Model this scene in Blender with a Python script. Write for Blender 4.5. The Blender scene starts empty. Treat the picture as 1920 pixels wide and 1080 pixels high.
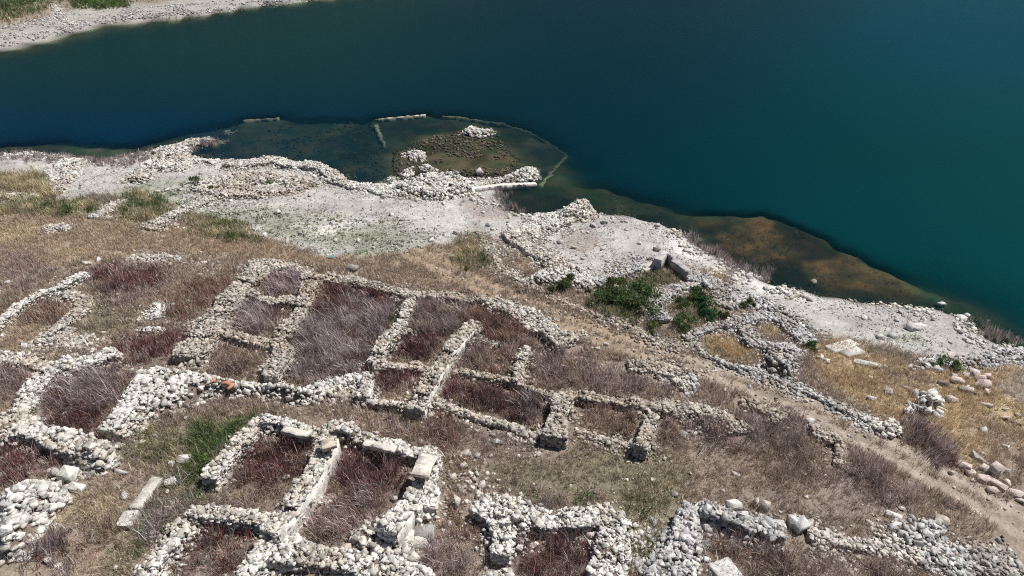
import bpy, bmesh, math
import numpy as np
from mathutils import Vector
rng = np.random.default_rng(7)
S = bpy.context.scene
COL = S.collection

# ------------------------------------------------------------------ camera
PITCH = math.radians(33.0); ZC = 34.0; F = 1321.0
sp, cp = math.sin(PITCH), math.cos(PITCH)
cam = bpy.data.objects.new('camera', bpy.data.cameras.new('camera'))
cam.location = (0, 0, ZC); cam.rotation_euler = (math.pi/2 - PITCH, 0, 0)
cam.data.sensor_width = 36; cam.data.lens = F/1920*36; cam.data.clip_end = 9000; cam.data.clip_start = .5
COL.objects.link(cam); S.camera = cam

def plane_at(P, z=0.0):
    P = np.asarray(P, float).reshape(-1, 2)
    u = (P[:, 0]-960)/F; v = (P[:, 1]-540)/F
    t = (ZC-z)/(sp+v*cp)
    return np.stack([u*t, t*(cp-v*sp)], 1)

# ------------------------------------------------------------------ noise
_tab = np.random.default_rng(3).random((256, 256))
def vnoise(x, y):
    x = np.asarray(x, float); y = np.asarray(y, float)
    xi = np.floor(x).astype(int); yi = np.floor(y).astype(int)
    fx = x-xi; fy = y-yi
    fx = fx*fx*(3-2*fx); fy = fy*fy*(3-2*fy)
    a = _tab[xi & 255, yi & 255]; b = _tab[(xi+1) & 255, yi & 255]
    c = _tab[xi & 255, (yi+1) & 255]; d = _tab[(xi+1) & 255, (yi+1) & 255]
    return (a*(1-fx)+b*fx)*(1-fy)+(c*(1-fx)+d*fx)*fy
def fbm(x, y, o=4):
    s = 0; a = .5; t = 0
    for i in range(o):
        s = s+a*vnoise(x+17.3*i, y+5.1*i); t += a
        x = np.asarray(x)*2.03; y = np.asarray(y)*2.03; a *= .5
    return s/t
def sm(a, b, x):
    t = np.clip((x-a)/(b-a), 0, 1); return t*t*(3-2*t)

# ------------------------------------------------------------------ polygons
def pip(P, poly):
    x, y = P[:, 0], P[:, 1]; r = np.zeros(len(P), bool)
    n = len(poly)
    for i in range(n):
        x1, y1 = poly[i]; x2, y2 = poly[(i+1) % n]
        c = (y1 > y) != (y2 > y)
        if y2 != y1: r ^= c & (x < (x2-x1)*(y-y1)/(y2-y1)+x1)
    return r
def pdist(P, line, closed=False):
    d = np.full(len(P), 1e9); n = len(line)
    for i in range(n if closed else n-1):
        a = line[i]; b = line[(i+1) % n]; ab = b-a; L = max(ab@ab, 1e-9)
        t = np.clip(((P-a)@ab)/L, 0, 1)
        q = P-a-t[:, None]*ab
        d = np.minimum(d, np.einsum('ij,ij->i', q, q))
    return np.sqrt(d)
def sdf(P, poly):
    d = pdist(P, poly, True); return np.where(pip(P, poly), d, -d)

def pts(s): return np.array([float(v) for v in s.replace(',', ' ').split()]).reshape(-1, 2)

# ------------------------------------------------------------------ terrain grids
RES = .4; GX0, GX1, GY0, GY1 = -160., 160., 0., 230.
gx = np.arange(GX0, GX1+.01, RES); gy = np.arange(GY0, GY1+.01, RES)
GXX, GYY = np.meshgrid(gx, gy, indexing='ij')
GP = np.stack([GXX.ravel(), GYY.ravel()], 1)
near_px = pts('-420,318 -200,300 0,290 60,284 110,290 150,296 200,302 250,292 290,281 350,266 385,262 418,264 405,275 370,276 358,292 400,300 430,300 470,298 515,292 545,298 570,302 612,312 636,332 665,344 700,350 732,351 760,338 800,330 850,335 900,338 950,330 985,318 1012,322 1010,338 975,348 940,356 935,372 945,390 985,402 1040,398 1070,383 1105,384 1125,402 1190,406 1240,420 1282,436 1322,466 1380,502 1450,531 1560,556 1660,572 1760,580 1812,600 1850,634 1920,664 2050,720')
near_w = np.vstack([[[-600, 66]], plane_at(near_px), [[80, 20], [150, -30], [400, -150], [400, -500], [-600, -500]]])
far_px = pts('-300,150 -120,118 0,97 60,86 130,66 200,48 300,40 400,26 500,9 600,0')
far_w = np.vstack([[[-500, 70]], plane_at(far_px), [[-25, 201], [20, 213], [80, 222], [150, 226], [400, 240], [900, 300], [900, 1600], [-900, 1600]]])
WARP = 1.2
wx = GP[:, 0]+(fbm(GP[:, 0]*.6, GP[:, 1]*.6, 3)-.5)*WARP; wy = GP[:, 1]+(fbm(GP[:, 0]*.6+40, GP[:, 1]*.6, 3)-.5)*WARP
WP = np.stack([wx, wy], 1)
dn = sdf(WP, near_w); df = sdf(WP, far_w)
d = np.maximum(dn, df)
land = .10*d + .35*sm(0, 1.5, d) + .35*(fbm(GP[:, 0]*.16, GP[:, 1]*.16, 4)-.5)*sm(1, 8, d)
land = land+.05*(fbm(GP[:, 0]*.9, GP[:, 1]*.9, 3)-.5)
bed = -(.02+.16*np.abs(d)+.012*d*d)
bed = np.maximum(bed, -14)
shelves = [  # polygon in the photo, depth, feather
    ('330,250 425,228 523,219 640,214 705,222 715,262 740,345 640,335 570,300 420,300 400,285 360,290', .95, 3.0),
    ('705,222 800,214 890,218 990,232 1064,276 1012,345 740,345 716,262', .85, 2.5),
    ('742,290 790,258 870,243 925,247 960,290 1000,330 1000,345 740,345', .05, 2.2),
    ('1040,345 1130,345 1240,385 1290,405 1290,440 1200,408 1110,390 1030,400 940,380', .45, 2.5),
    ('1285,402 1340,398 1440,396 1530,432 1620,478 1700,520 1760,560 1790,585 1660,572 1560,556 1450,531 1380,502 1322,466', .36, 1.6),
    ('0,272 90,268 250,274 330,258 340,270 290,285 200,306 0,296', .4, 1.5),
]
for s, dep, fe in shelves:
    pl = plane_at(pts(s)); q = sdf(WP, pl); w = sm(-fe, fe*.5, q)
    tgt = -dep*(.75+.6*(fbm(GP[:, 0]*.5, GP[:, 1]*.5, 3)-.3))
    bed = bed*(1-w)+tgt*w
SUBW = [('703,223 750,220 798,215', [-.10, .0, .0, .03], .45, (.42, .40, .33)), ('829,217 860,218 890,220 940,223 990,233', [-.06, -.2, -.5, -.8, -1.05], .45, (.28, .29, .21)), ('990,233 1030,252 1064,276', [-1.05, -1.35, -1.1], .45, (.26, .29, .2)),
        ('1064,276 1040,305 1012,345', [-1.1, -.7, -.2], .45, (.31, .33, .23)), ('703,232 712,250 722,268', [-.1, -.3, -.45], .45, (.36, .36, .30)), ('456,226 475,223 523,220', [-.03, -.12, -.08], .4, (.36, .34, .3))]
for s, tops, w, c_ in SUBW:
    L_ = plane_at(pts(s))
    for k_ in range(len(L_)-1): bed = np.maximum(bed, (tops[k_*len(tops)//len(L_)]+tops[(k_+1)*len(tops)//len(L_)])/2-.30-.5*np.maximum(pdist(GP, L_[k_:k_+2])-.3, 0))
ZG = np.where(d > 0, np.maximum(land, .01), np.minimum(bed, -.02)).reshape(GXX.shape)
DG = d.reshape(GXX.shape)

def samp(G, x, y):
    fx = np.clip((np.asarray(x)-GX0)/RES, 0, len(gx)-1.001); fy = np.clip((np.asarray(y)-GY0)/RES, 0, len(gy)-1.001)
    i = fx.astype(int); j = fy.astype(int); a = fx-i; b = fy-j
    if G.ndim == 3: a = a[..., None]; b = b[..., None]
    return (G[i, j]*(1-a)+G[i+1, j]*a)*(1-b)+(G[i, j+1]*(1-a)+G[i+1, j+1]*a)*b
def hz(x, y): return samp(ZG, x, y)
def at(P, h=0.0):
    """photo pixels -> ground points whose top (h above ground) is seen there"""
    P = np.asarray(P, float).reshape(-1, 2); z = np.zeros(len(P))
    u = (P[:, 0]-960)/F; v = (P[:, 1]-540)/F
    for _ in range(40):
        t = (ZC-z)/(sp+v*cp); x = u*t; y = t*(cp-v*sp)
        z = z+.6*(np.maximum(hz(x, y), -1.5)+h-z)
    return np.stack([x, y], 1)
def zone(s, h=0.0):
    if s.startswith('e'):
        cx, cy, rx, ry = [float(v) for v in s[1:].replace(',', ' ').split()]
        a = np.linspace(0, 2*math.pi, 17)[:-1]
        P = np.stack([cx+rx*np.cos(a), cy+ry*np.sin(a)], 1)
    else: P = pts(s)
    return at(P, h)

# ------------------------------------------------------------------ materials
def mat(name, col=None, attr=True, rough=.9, mott=(), bump=(), spec=.2, trans=0):
    m = bpy.data.materials.new(name); m.use_nodes = True; nt = m.node_tree; N = nt.nodes; L = nt.links
    b = N['Principled BSDF']; b.inputs['Roughness'].default_value = rough; b.inputs['Specular IOR Level'].default_value = spec
    tc = N.new('ShaderNodeTexCoord'); geo = N.new('ShaderNodeNewGeometry')
    if attr:
        a = N.new('ShaderNodeAttribute'); a.attribute_name = 'Col'; out = a.outputs['Color']
    else:
        a = N.new('ShaderNodeRGB'); a.outputs[0].default_value = (*col, 1); out = a.outputs[0]
    for sc, lo, hi, det in mott:
        n = N.new('ShaderNodeTexNoise'); n.inputs['Scale'].default_value = sc; n.inputs['Detail'].default_value = det
        L.new(geo.outputs['Position'], n.inputs['Vector'])
        r = N.new('ShaderNodeMapRange'); r.inputs[1].default_value = .3; r.inputs[2].default_value = .7
        r.inputs[3].default_value = lo; r.inputs[4].default_value = hi
        L.new(n.outputs['Fac'], r.inputs[0])
        mx = N.new('ShaderNodeMix'); mx.data_type = 'RGBA'; mx.blend_type = 'MULTIPLY'; mx.inputs[0].default_value = 1
        L.new(out, mx.inputs[6]); L.new(r.outputs[0], mx.inputs[7]); out = mx.outputs[2]
    L.new(out, b.inputs['Base Color'])
    prev = None
    for sc, st, dist in bump:
        n = N.new('ShaderNodeTexNoise'); n.inputs['Scale'].default_value = sc; n.inputs['Detail'].default_value = 5
        L.new(geo.outputs['Position'], n.inputs['Vector'])
        bp = N.new('ShaderNodeBump'); bp.inputs['Strength'].default_value = st; bp.inputs['Distance'].default_value = dist
        L.new(n.outputs['Fac'], bp.inputs['Height'])
        if prev: L.new(prev.outputs[0], bp.inputs['Normal'])
        prev = bp
    if prev: L.new(prev.outputs[0], b.inputs['Normal'])
    if trans:
        t = N.new('ShaderNodeBsdfTranslucent'); L.new(out, t.inputs['Color'])
        ms = N.new('ShaderNodeMixShader'); ms.inputs[0].default_value = trans
        L.new(b.outputs[0], ms.inputs[1]); L.new(t.outputs[0], ms.inputs[2]); L.new(ms.outputs[0], N['Material Output'].inputs[0])
    return m
M_STONE = mat('limestone', rough=.92, mott=[(3.5, .68, 1.15, 6), (18, .75, 1.12, 4)], bump=[(14, .5, .05)])
M_GROUND = mat('soil', rough=.95, mott=[(.7, .8, 1.15, 6), (5, .68, 1.18, 8), (24, .68, 1.22, 4)], bump=[(4, .6, .12), (20, .7, .04)])
M_TRACK = mat('track_dirt', rough=.95, mott=[(1.2, .8, 1.15, 6), (9, .75, 1.2, 8), (45, .8, 1.15, 3)], bump=[(6, .6, .08), (35, .6, .03)])
M_VEG = mat('stems', rough=.85, spec=.1, trans=.25)
M_LEAF = mat('leaves', rough=.6, spec=.25, trans=.3)
M_PLASTER = mat('old_plaster', rough=.9, mott=[(1.3, .62, 1.1, 6), (8, .68, 1.1, 8)], bump=[(10, .5, .04), (40, .3, .01)])
M_CONC = mat('weathered_concrete', rough=.9, mott=[(1.8, .62, 1.1, 6), (9, .7, 1.12, 8)], bump=[(7, .5, .06), (25, .5, .03)])

# ------------------------------------------------------------------ mesh building
class MB:
    def __init__(s): s.v = []; s.c = []; s.f = {3: [], 4: []}; s.n = 0
    def add(s, v, c, **f):
        v = np.asarray(v, float).reshape(-1, 3)
        c = np.asarray(c, float)
        if c.ndim == 1: c = np.tile(c, (len(v), 1))
        for k, a in f.items():
            a = np.asarray(a, int)
            if a.size: s.f[int(k[1])].append(a.reshape(-1, int(k[1]))+s.n)
        s.v.append(v); s.c.append(c); s.n += len(v)
    def build(s, name, m, parent=None, org=None, smooth=False):
        v = np.concatenate(s.v); c = np.concatenate(s.c)
        if org is not None: v = v-np.asarray(org)
        me = bpy.data.meshes.new(name)
        ar = [np.concatenate(s.f[k]) for k in (3, 4) if s.f[k]]
        lt = np.concatenate([np.full(len(a), a.shape[1]) for a in ar]); lv = np.concatenate([a.ravel() for a in ar])
        me.vertices.add(len(v)); me.vertices.foreach_set('co', v.astype(np.float32).ravel())
        me.loops.add(len(lv)); me.loops.foreach_set('vertex_index', lv.astype(np.int32))
        me.polygons.add(len(lt)); me.polygons.foreach_set('loop_start', np.concatenate([[0], np.cumsum(lt)[:-1]]).astype(np.int32))
        me.polygons.foreach_set('loop_total', lt.astype(np.int32))
        if smooth: me.polygons.foreach_set('use_smooth', np.ones(len(lt), bool))
        me.update(calc_edges=True)
        at_ = me.attributes.new('Col', 'FLOAT_COLOR', 'POINT')
        at_.data.foreach_set('color', np.concatenate([np.clip(c, 0, 1), np.ones((len(c), 1))], 1).astype(np.float32).ravel())
        me.materials.append(m)
        o = bpy.data.objects.new(name, me); COL.objects.link(o)
        if org is not None: o.location = org
        if parent: o.parent = parent; o.location = np.asarray(o.location)-np.asarray(parent.location) if org is not None else -np.asarray(parent.location)
        return o
def tag(o, label=None, cat=None, group=None, kind=None):
    if label: o['label'] = label
    if cat: o['category'] = cat
    if group: o['group'] = group
    if kind: o['kind'] = kind
    return o
def empty(name, p):
    o = bpy.data.objects.new(name, None); o.location = (p[0], p[1], float(hz(p[0], p[1]))); o.empty_display_size = .3
    COL.objects.link(o); return o

# rocks
def hull(P):
    bm = bmesh.new(); vs = [bm.verts.new(p) for p in P]; bmesh.ops.convex_hull(bm, input=vs)
    for v in [v for v in bm.verts if not v.link_faces]: bm.verts.remove(v)
    bmesh.ops.recalc_face_normals(bm, faces=bm.faces); bmesh.ops.triangulate(bm, faces=bm.faces); bm.verts.index_update()
    v = np.array([x.co for x in bm.verts]); f = np.array([[q.index for q in x.verts] for x in bm.faces]); bm.free(); return v, f
def templates(k, seed, boxy):
    r = np.random.default_rng(seed); T = []
    for i in range(k):
        if boxy:
            P = np.array([(a, b, c) for a in (-1, 1) for b in (-1, 1) for c in (-1, 1)], float)*.52
            P = P+r.normal(size=P.shape)*.045; cut = r.integers(0, 8, 2); Q = []
            for n_, p in enumerate(P):
                if n_ in cut:
                    for ax_ in range(3):
                        q = p.copy(); q[ax_] *= r.uniform(.35, .8); Q.append(q)
                else:
                    for ax_ in range(3):
                        q = p.copy(); q[ax_] *= .95; Q.append(q)
            P = np.array(Q)
        else:
            n = int(r.integers(8, 13)); P = r.normal(size=(n, 3)); P /= np.linalg.norm(P, axis=1)[:, None]
            e = r.uniform(4, 10); P = P/(np.sum(np.abs(P)**e, 1)**(1/e))[:, None]*.56
            P = P*r.uniform(.68, 1.1, (n, 1))
        v, f = hull(P); v -= (v.max(0)+v.min(0))/2; v /= (v.max(0)-v.min(0)); T.append((v, f))
    return T
R_BOX = templates(22, 2, True); R_HI = templates(24, 1, False)+R_BOX
def rocks(mb, pos, size, yaw, tilt, col, hi=True, box=False):
    pos = np.asarray(pos); size = np.asarray(size)*np.exp(rng.normal(size=(len(pos), 3))*(.16 if len(pos) > 1 else 0)); yaw = np.asarray(yaw); N_ = len(pos)
    if not N_: return
    if N_ > 30: size = np.minimum(size, 1.9*np.median(size, axis=0))
    T = R_BOX if box else R_HI; tid = rng.integers(0, len(T), N_)
    for k_ in np.unique(tid):
        q = tid == k_; tv, f = T[k_]; n = int(q.sum()); v = tv[None]*size[q][:, None, :]
        ax, ay = rng.normal(size=n)*tilt, rng.normal(size=n)*tilt
        ca, sa = np.cos(ax)[:, None], np.sin(ax)[:, None]
        v = np.stack([v[..., 0], v[..., 1]*ca-v[..., 2]*sa, v[..., 1]*sa+v[..., 2]*ca], -1)
        ca, sa = np.cos(ay)[:, None], np.sin(ay)[:, None]
        v = np.stack([v[..., 0]*ca+v[..., 2]*sa, v[..., 1], -v[..., 0]*sa+v[..., 2]*ca], -1)
        ca, sa = np.cos(yaw[q])[:, None], np.sin(yaw[q])[:, None]
        v = np.stack([v[..., 0]*ca-v[..., 1]*sa, v[..., 0]*sa+v[..., 1]*ca, v[..., 2]], -1)+pos[q][:, None, :]
        nv = len(tv)
        if N_ > 30:
            st = (.62+.62*fbm(pos[q][:, 0]*.45, pos[q][:, 1]*.45+pos[q][:, 2], 3))[:, None]; cq = col[q]*st; cq = cq*np.where(st < .9, np.array((1.03, .98, .92)), 1)
        else: cq = col[q]
        mb.add(v.reshape(-1, 3), np.repeat(cq, nv, 0), f3=(f[None]+(np.arange(n)*nv)[:, None, None]).reshape(-1, 3))
TONES = {'white': (.60, .575, .53), 'pale': (.52, .48, .43), 'tan': (.455, .41, .355), 'grey': (.47, .455, .44), 'pink': (.56, .47, .415), 'dark': (.27, .235, .20), 'drowned': (.12, .10, .08)}
def tone(t, n, var=.18):
    b = np.array(TONES[t]); k = 1+rng.normal(size=(n, 1))*var
    c = b*np.clip(k, .45, 1.35)+rng.normal(size=(n, 3))*.006
    dk = rng.random(n) < .10; c[dk] *= .62
    return np.clip(c, .03, .82)
EARTH = np.array((.17, .135, .105))  # earth of the cores, darkened to paint shade into gaps between stones

def resample(P, step):
    P = np.asarray(P, float); seg = np.linalg.norm(np.diff(P, axis=0), axis=1); cum = np.concatenate([[0], np.cumsum(seg)])
    n = max(int(cum[-1]/step)+1, 3); s = np.linspace(0, cum[-1], n)
    Q = np.stack([np.interp(s, cum, P[:, k]) for k in (0, 1)], 1)
    for _ in range(1 if n > 6 else 0):
        Q[1:-1] = Q[1:-1]*.5+(Q[:-2]+Q[2:])*.25
    Tn = np.gradient(Q, axis=0); Tn /= np.maximum(np.linalg.norm(Tn, axis=1), 1e-6)[:, None]
    return s, Q, Tn
WALLMASK = []   # (line, radius)
MASSMASK = []

def core_strip(mb, s, Q, Nn, hw, H, col, base=-.4, wob=.05):
    n = len(s); rows = []
    for side, top in ((1, 0), (1, 1), (-1, 1), (-1, 0)):
        w = hw+rng.normal(size=n)*wob*.6
        p = Q+Nn*(side*w)[:, None] if not np.isscalar(hw) or True else None
        g = hz(p[:, 0], p[:, 1])
        z = g+base if not top else g+H+rng.normal(size=n)*wob
        rows.append(np.column_stack([p, z]))
    V = np.stack(rows, 1).reshape(-1, 3); f = []
    i = np.arange(n-1)*4
    for k in range(3): f.append(np.stack([i+k, i+k+1, i+k+5, i+k+4], 1))
    f = np.concatenate(f); e = np.array([[0, 3, 2, 1], [(n-1)*4+0, (n-1)*4+1, (n-1)*4+2, (n-1)*4+3]])
    mb.add(V, col, f4=np.concatenate([f, e])[:, ::-1])

def wall_mesh(path, w=.7, h=1.1, spill=.5, sz=.34, tn='pale', ragged=.35, plaster=0, seed=None, capstones=True):
    """a ruined drystone wall: earth core, coursed faces, loose stones on top, tumbled stones along its foot"""
    P = at(path, h*.85)
    dist = math.hypot(np.mean(P[:, 1]), ZC); hi = dist < 62
    sz = sz*.54; h = h*.76; w = w*(1.2 if spill > .6 else 1.05)
    mb = MB(); s, Q, Tn = resample(P, .25); L = s[-1]
    Nn = np.stack([-Tn[:, 1], Tn[:, 0]], 1)
    sx = Q[0, 0]*.7+Q[0, 1]*1.3
    def Hs(t):
        b = 1-ragged*2*np.abs(fbm(np.asarray(t)*.55+sx, np.asarray(t)*0+sx, 3)-.5)*1.6
        stp = 1-.22*(vnoise(np.asarray(t)*1.3+sx*3, np.zeros_like(t)+3.3) > .62)
        return h*np.clip(b*stp, .25, 1.1)
    WALLMASK.append((Q[::2], w/2+.12))
    wv = 1+.8*(vnoise(s*.7+sx*2, s*0+2.2)-.5)
    def loc(t, off):
        off = np.asarray(off)*np.interp(t, s, wv)
        q = np.stack([np.interp(t, s, Q[:, k]) for k in (0, 1)], 1); tn_ = np.stack([np.interp(t, s, Tn[:, k]) for k in (0, 1)], 1)
        nn = np.stack([-tn_[:, 1], tn_[:, 0]], 1)
        return q+nn*np.asarray(off)[:, None], np.arctan2(tn_[:, 1], tn_[:, 0])
    core_strip(mb, s[1:-1] if len(s) > 4 else s, Q[1:-1] if len(s) > 4 else Q, Nn[1:-1] if len(s) > 4 else Nn, ((w/2-.13)*wv)[1:-1] if len(s) > 4 else (w/2-.13)*wv, (lambda q: q[1:-1] if len(q) > 4 else q)(np.maximum(Hs(s)-.10, .05)), EARTH*1.1)
    ch = sz*.62
    for side in (1, -1):
        for k in range(int(h*1.1/ch)+1):
            t = np.arange(rng.random()*sz, L, sz*.88); t = t+rng.normal(size=len(t))*sz*.15
            ss = sz*rng.lognormal(0, .28, len(t)); z = (k+.45)*ch+rng.normal(size=len(t))*.02
            ok = z < Hs(t)-ch*.2; t, ss, z = t[ok], ss[ok], z[ok]
            if not len(t): continue
            o = side*(w/2-.12+rng.normal(size=len(t))*.035-z*.04)
            p, a = loc(t, o); g = hz(p[:, 0], p[:, 1])
            size = np.stack([ss, ss*rng.uniform(.7, 1.1, len(t)), ch*rng.uniform(.85, 1.3, len(t))], 1)
            rocks(mb, np.column_stack([p, g+z]), size, a+rng.normal(size=len(t))*.14, .09, tone(tn, len(t)), hi)
    # top
    nt = int(L*w/(sz*sz*.42))+2
    t = rng.random(nt)*L; o = rng.uniform(-1, 1, nt)*(w/2-.08)
    p, a = loc(t, o); g = hz(p[:, 0], p[:, 1]); ss = sz*rng.lognormal(-.05, .35, nt)
    z = Hs(t)-.08+rng.uniform(-.06, .10, nt)
    rocks(mb, np.column_stack([p, g+z]), np.stack([ss*1.1, ss*.85, ss*.6], 1), rng.random(nt)*6.3, .28, tone(tn, nt), hi)
    # ends
    for e in (0, L):
        k = int(2.6*w*h/(sz*ch))+3
        t = np.clip(np.full(k, e)+rng.normal(size=k)*.05+(.04 if e == 0 else -.04), 0, L); o = rng.uniform(-1, 1, k)*(w/2-.1); p, a = loc(t, o); g = hz(p[:, 0], p[:, 1])
        ss = sz*rng.uniform(.8, 1.4, k); z = rng.random(k)*np.maximum(Hs(t)-.05, .1)
        rocks(mb, np.column_stack([p, g+z]), np.stack([ss, ss, ss*.65], 1), a+rng.normal(size=k)*.3, .2, tone(tn, k), hi)
    # tumbled foot
    ns = int(spill*L*105)
    if ns:
        t = rng.random(ns)*L; dd = np.abs(rng.normal(size=ns))*.66*(.5+spill*.6)
        m_ = vnoise(t*.6+sx, np.zeros(ns)+9.1) > .35+.1*rng.normal(size=ns); t, dd = t[m_], dd[m_]; ns = len(t)
        o = np.where(rng.random(ns) < .5, 1, -1)*(w/2+dd); p, a = loc(t, o); g = hz(p[:, 0], p[:, 1])
        ss = sz*rng.lognormal(-.2, .38, ns); z = .75*h*np.exp(-dd*2.4)*rng.random(ns)**.6*sm(.3, .7, vnoise(t*.6+sx, np.zeros(ns)+9.1))+ss*.08
        rocks(mb, np.column_stack([p, g+z]), np.stack([ss*1.1, ss*.85, ss*.6], 1), rng.random(ns)*6.3, .4, tone(tn, ns), hi)
    pl = None
    if plaster:
        pl = MB(); rows = []; n = len(s)
        hh = Hs(s)*np.clip(.95-.5*np.abs(fbm(s*.8+sx, s*0+1.7, 3)-.5)*2, .3, 1)
        for off, top in ((w/2+.03, 0), (w/2+.01, .5), (w/2-.01, 1), (w/2-.1, 1.0)):
            oo = plaster*(off*1.0+(w/2)*(wv-1)+rng.normal(size=n)*.012); p = Q+Nn*oo[:, None]; g = hz(p[:, 0], p[:, 1])
            rows.append(np.column_stack([p, g-.1+top*(hh+.1)+(.0 if off > w/2 else .01)]))
        V = np.stack(rows, 1).reshape(-1, 3); i = np.arange(n-1)*4
        f = np.concatenate([np.stack([i+k, i+k+1, i+k+5, i+k+4], 1) for k in range(3)])
        cc = np.array((.66, .635, .59))*(1+.10*rng.normal(size=(len(V), 1)))
        pl.add(V, cc, f4=f if plaster < 0 else f[:, ::-1])
    return mb, pl, P

def mass_mesh(s, h=.6, sz=.34, tn='white', edge=.9, dens=1.0, core=True, tilt=.45, flat=False):
    """a heap of tumbled stones filling an outline"""
    pl = zone(s, h*.4); P0 = pl.mean(0); hi = math.hypot(P0[1], ZC) < 62
    MASSMASK.append(pl)
    lo, up = pl.min(0)-.3, pl.max(0)+.3; mb = MB()
    def Hm(P):
        q = sdf(P, pl)
        return h*sm(-.15, edge, q)*(.45+1.0*fbm(P[:, 0]*.5+3, P[:, 1]*.5, 3)), q
    if core:
        xs = np.arange(lo[0], up[0]+.3, .3); ys = np.arange(lo[1], up[1]+.3, .3)
        X, Y = np.meshgrid(xs, ys, indexing='ij'); G = np.stack([X.ravel(), Y.ravel()], 1); H, q = Hm(G)
        z = hz(G[:, 0], G[:, 1])+H-np.where(q > 0, .10, .35)
        i = (np.arange(len(xs)-1)[:, None]*len(ys)+np.arange(len(ys)-1)).ravel()
        f = np.stack([i, i+len(ys), i+len(ys)+1, i+1], 1)
        f = f[(q[f] > -.3).any(1)]
        mb.add(np.column_stack([G, z]), EARTH*1.15, f4=f)
    A = (up-lo).prod(); sz = sz*.62; n = int(A/(sz*sz)*(2.3 if flat else 1.7)*dens)
    P = lo+rng.random((n, 2))*(up-lo); H, q = Hm(P); ok = q > -.25*rng.random(n); P, H = P[ok], H[ok]; n = len(P)
    if n:
        ss = sz*rng.lognormal(-.08, .38, n); z = hz(P[:, 0], P[:, 1])+H+ss*rng.uniform(-.12, .16, n)
        rocks(mb, np.column_stack([P, z]), np.stack([ss*1.15, ss*.9, ss*(.5 if flat else .68)], 1), rng.random(n)*6.3, tilt*(.4 if flat else 1), tone(tn, n), hi, box=flat)
    return mb, pl

def box_strip(path, w, h, col, lift=0., top_h=None, n=None):
    """a straight-edged slab, lintel or parapet along a line"""
    P = at(path, h+lift); s, Q, Tn = resample(P, .16); Nn = np.stack([-Tn[:, 1], Tn[:, 0]], 1)
    g0 = hz(Q[:, 0], Q[:, 1]); gl = np.interp(s, [s[0], s[-1]], [g0[0], g0[-1]])
    b = .03; prof = [(w/2, -.3 if lift == 0 else 0), (w/2, h-b), (w/2-b, h), (-w/2+b, h), (-w/2, h-b), (-w/2, -.3 if lift == 0 else 0)]
    k = len(prof); rows = []
    for o, z in prof:
        o_ = o+rng.normal(size=len(s))*.03
        rows.append(np.column_stack([Q+Nn*o_[:, None], gl+lift+z+rng.normal(size=len(s))*.018]))
    V = np.stack(rows, 1).reshape(-1, 3); i = np.arange(len(s)-1)*k
    f = np.concatenate([np.stack([i+a, i+(a+1) % k, i+(a+1) % k+k, i+a+k], 1) for a in range(k)])
    e0 = [[0, 5, 4, 1], [1, 4, 3, 2]]; m_ = (len(s)-1)*k
    e1 = [[m_, m_+1, m_+4, m_+5], [m_+1, m_+2, m_+3, m_+4]]
    mb = MB(); mb.add(V, np.asarray(col)*(1+.05*rng.normal(size=(len(V), 1))), f4=np.concatenate([f, e0, e1])[:, ::-1])
    return mb, Q

def fix(o):
    bm = bmesh.new(); bm.from_mesh(o.data); bmesh.ops.recalc_face_normals(bm, faces=bm.faces); bm.to_mesh(o.data); bm.free()
    return o

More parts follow.
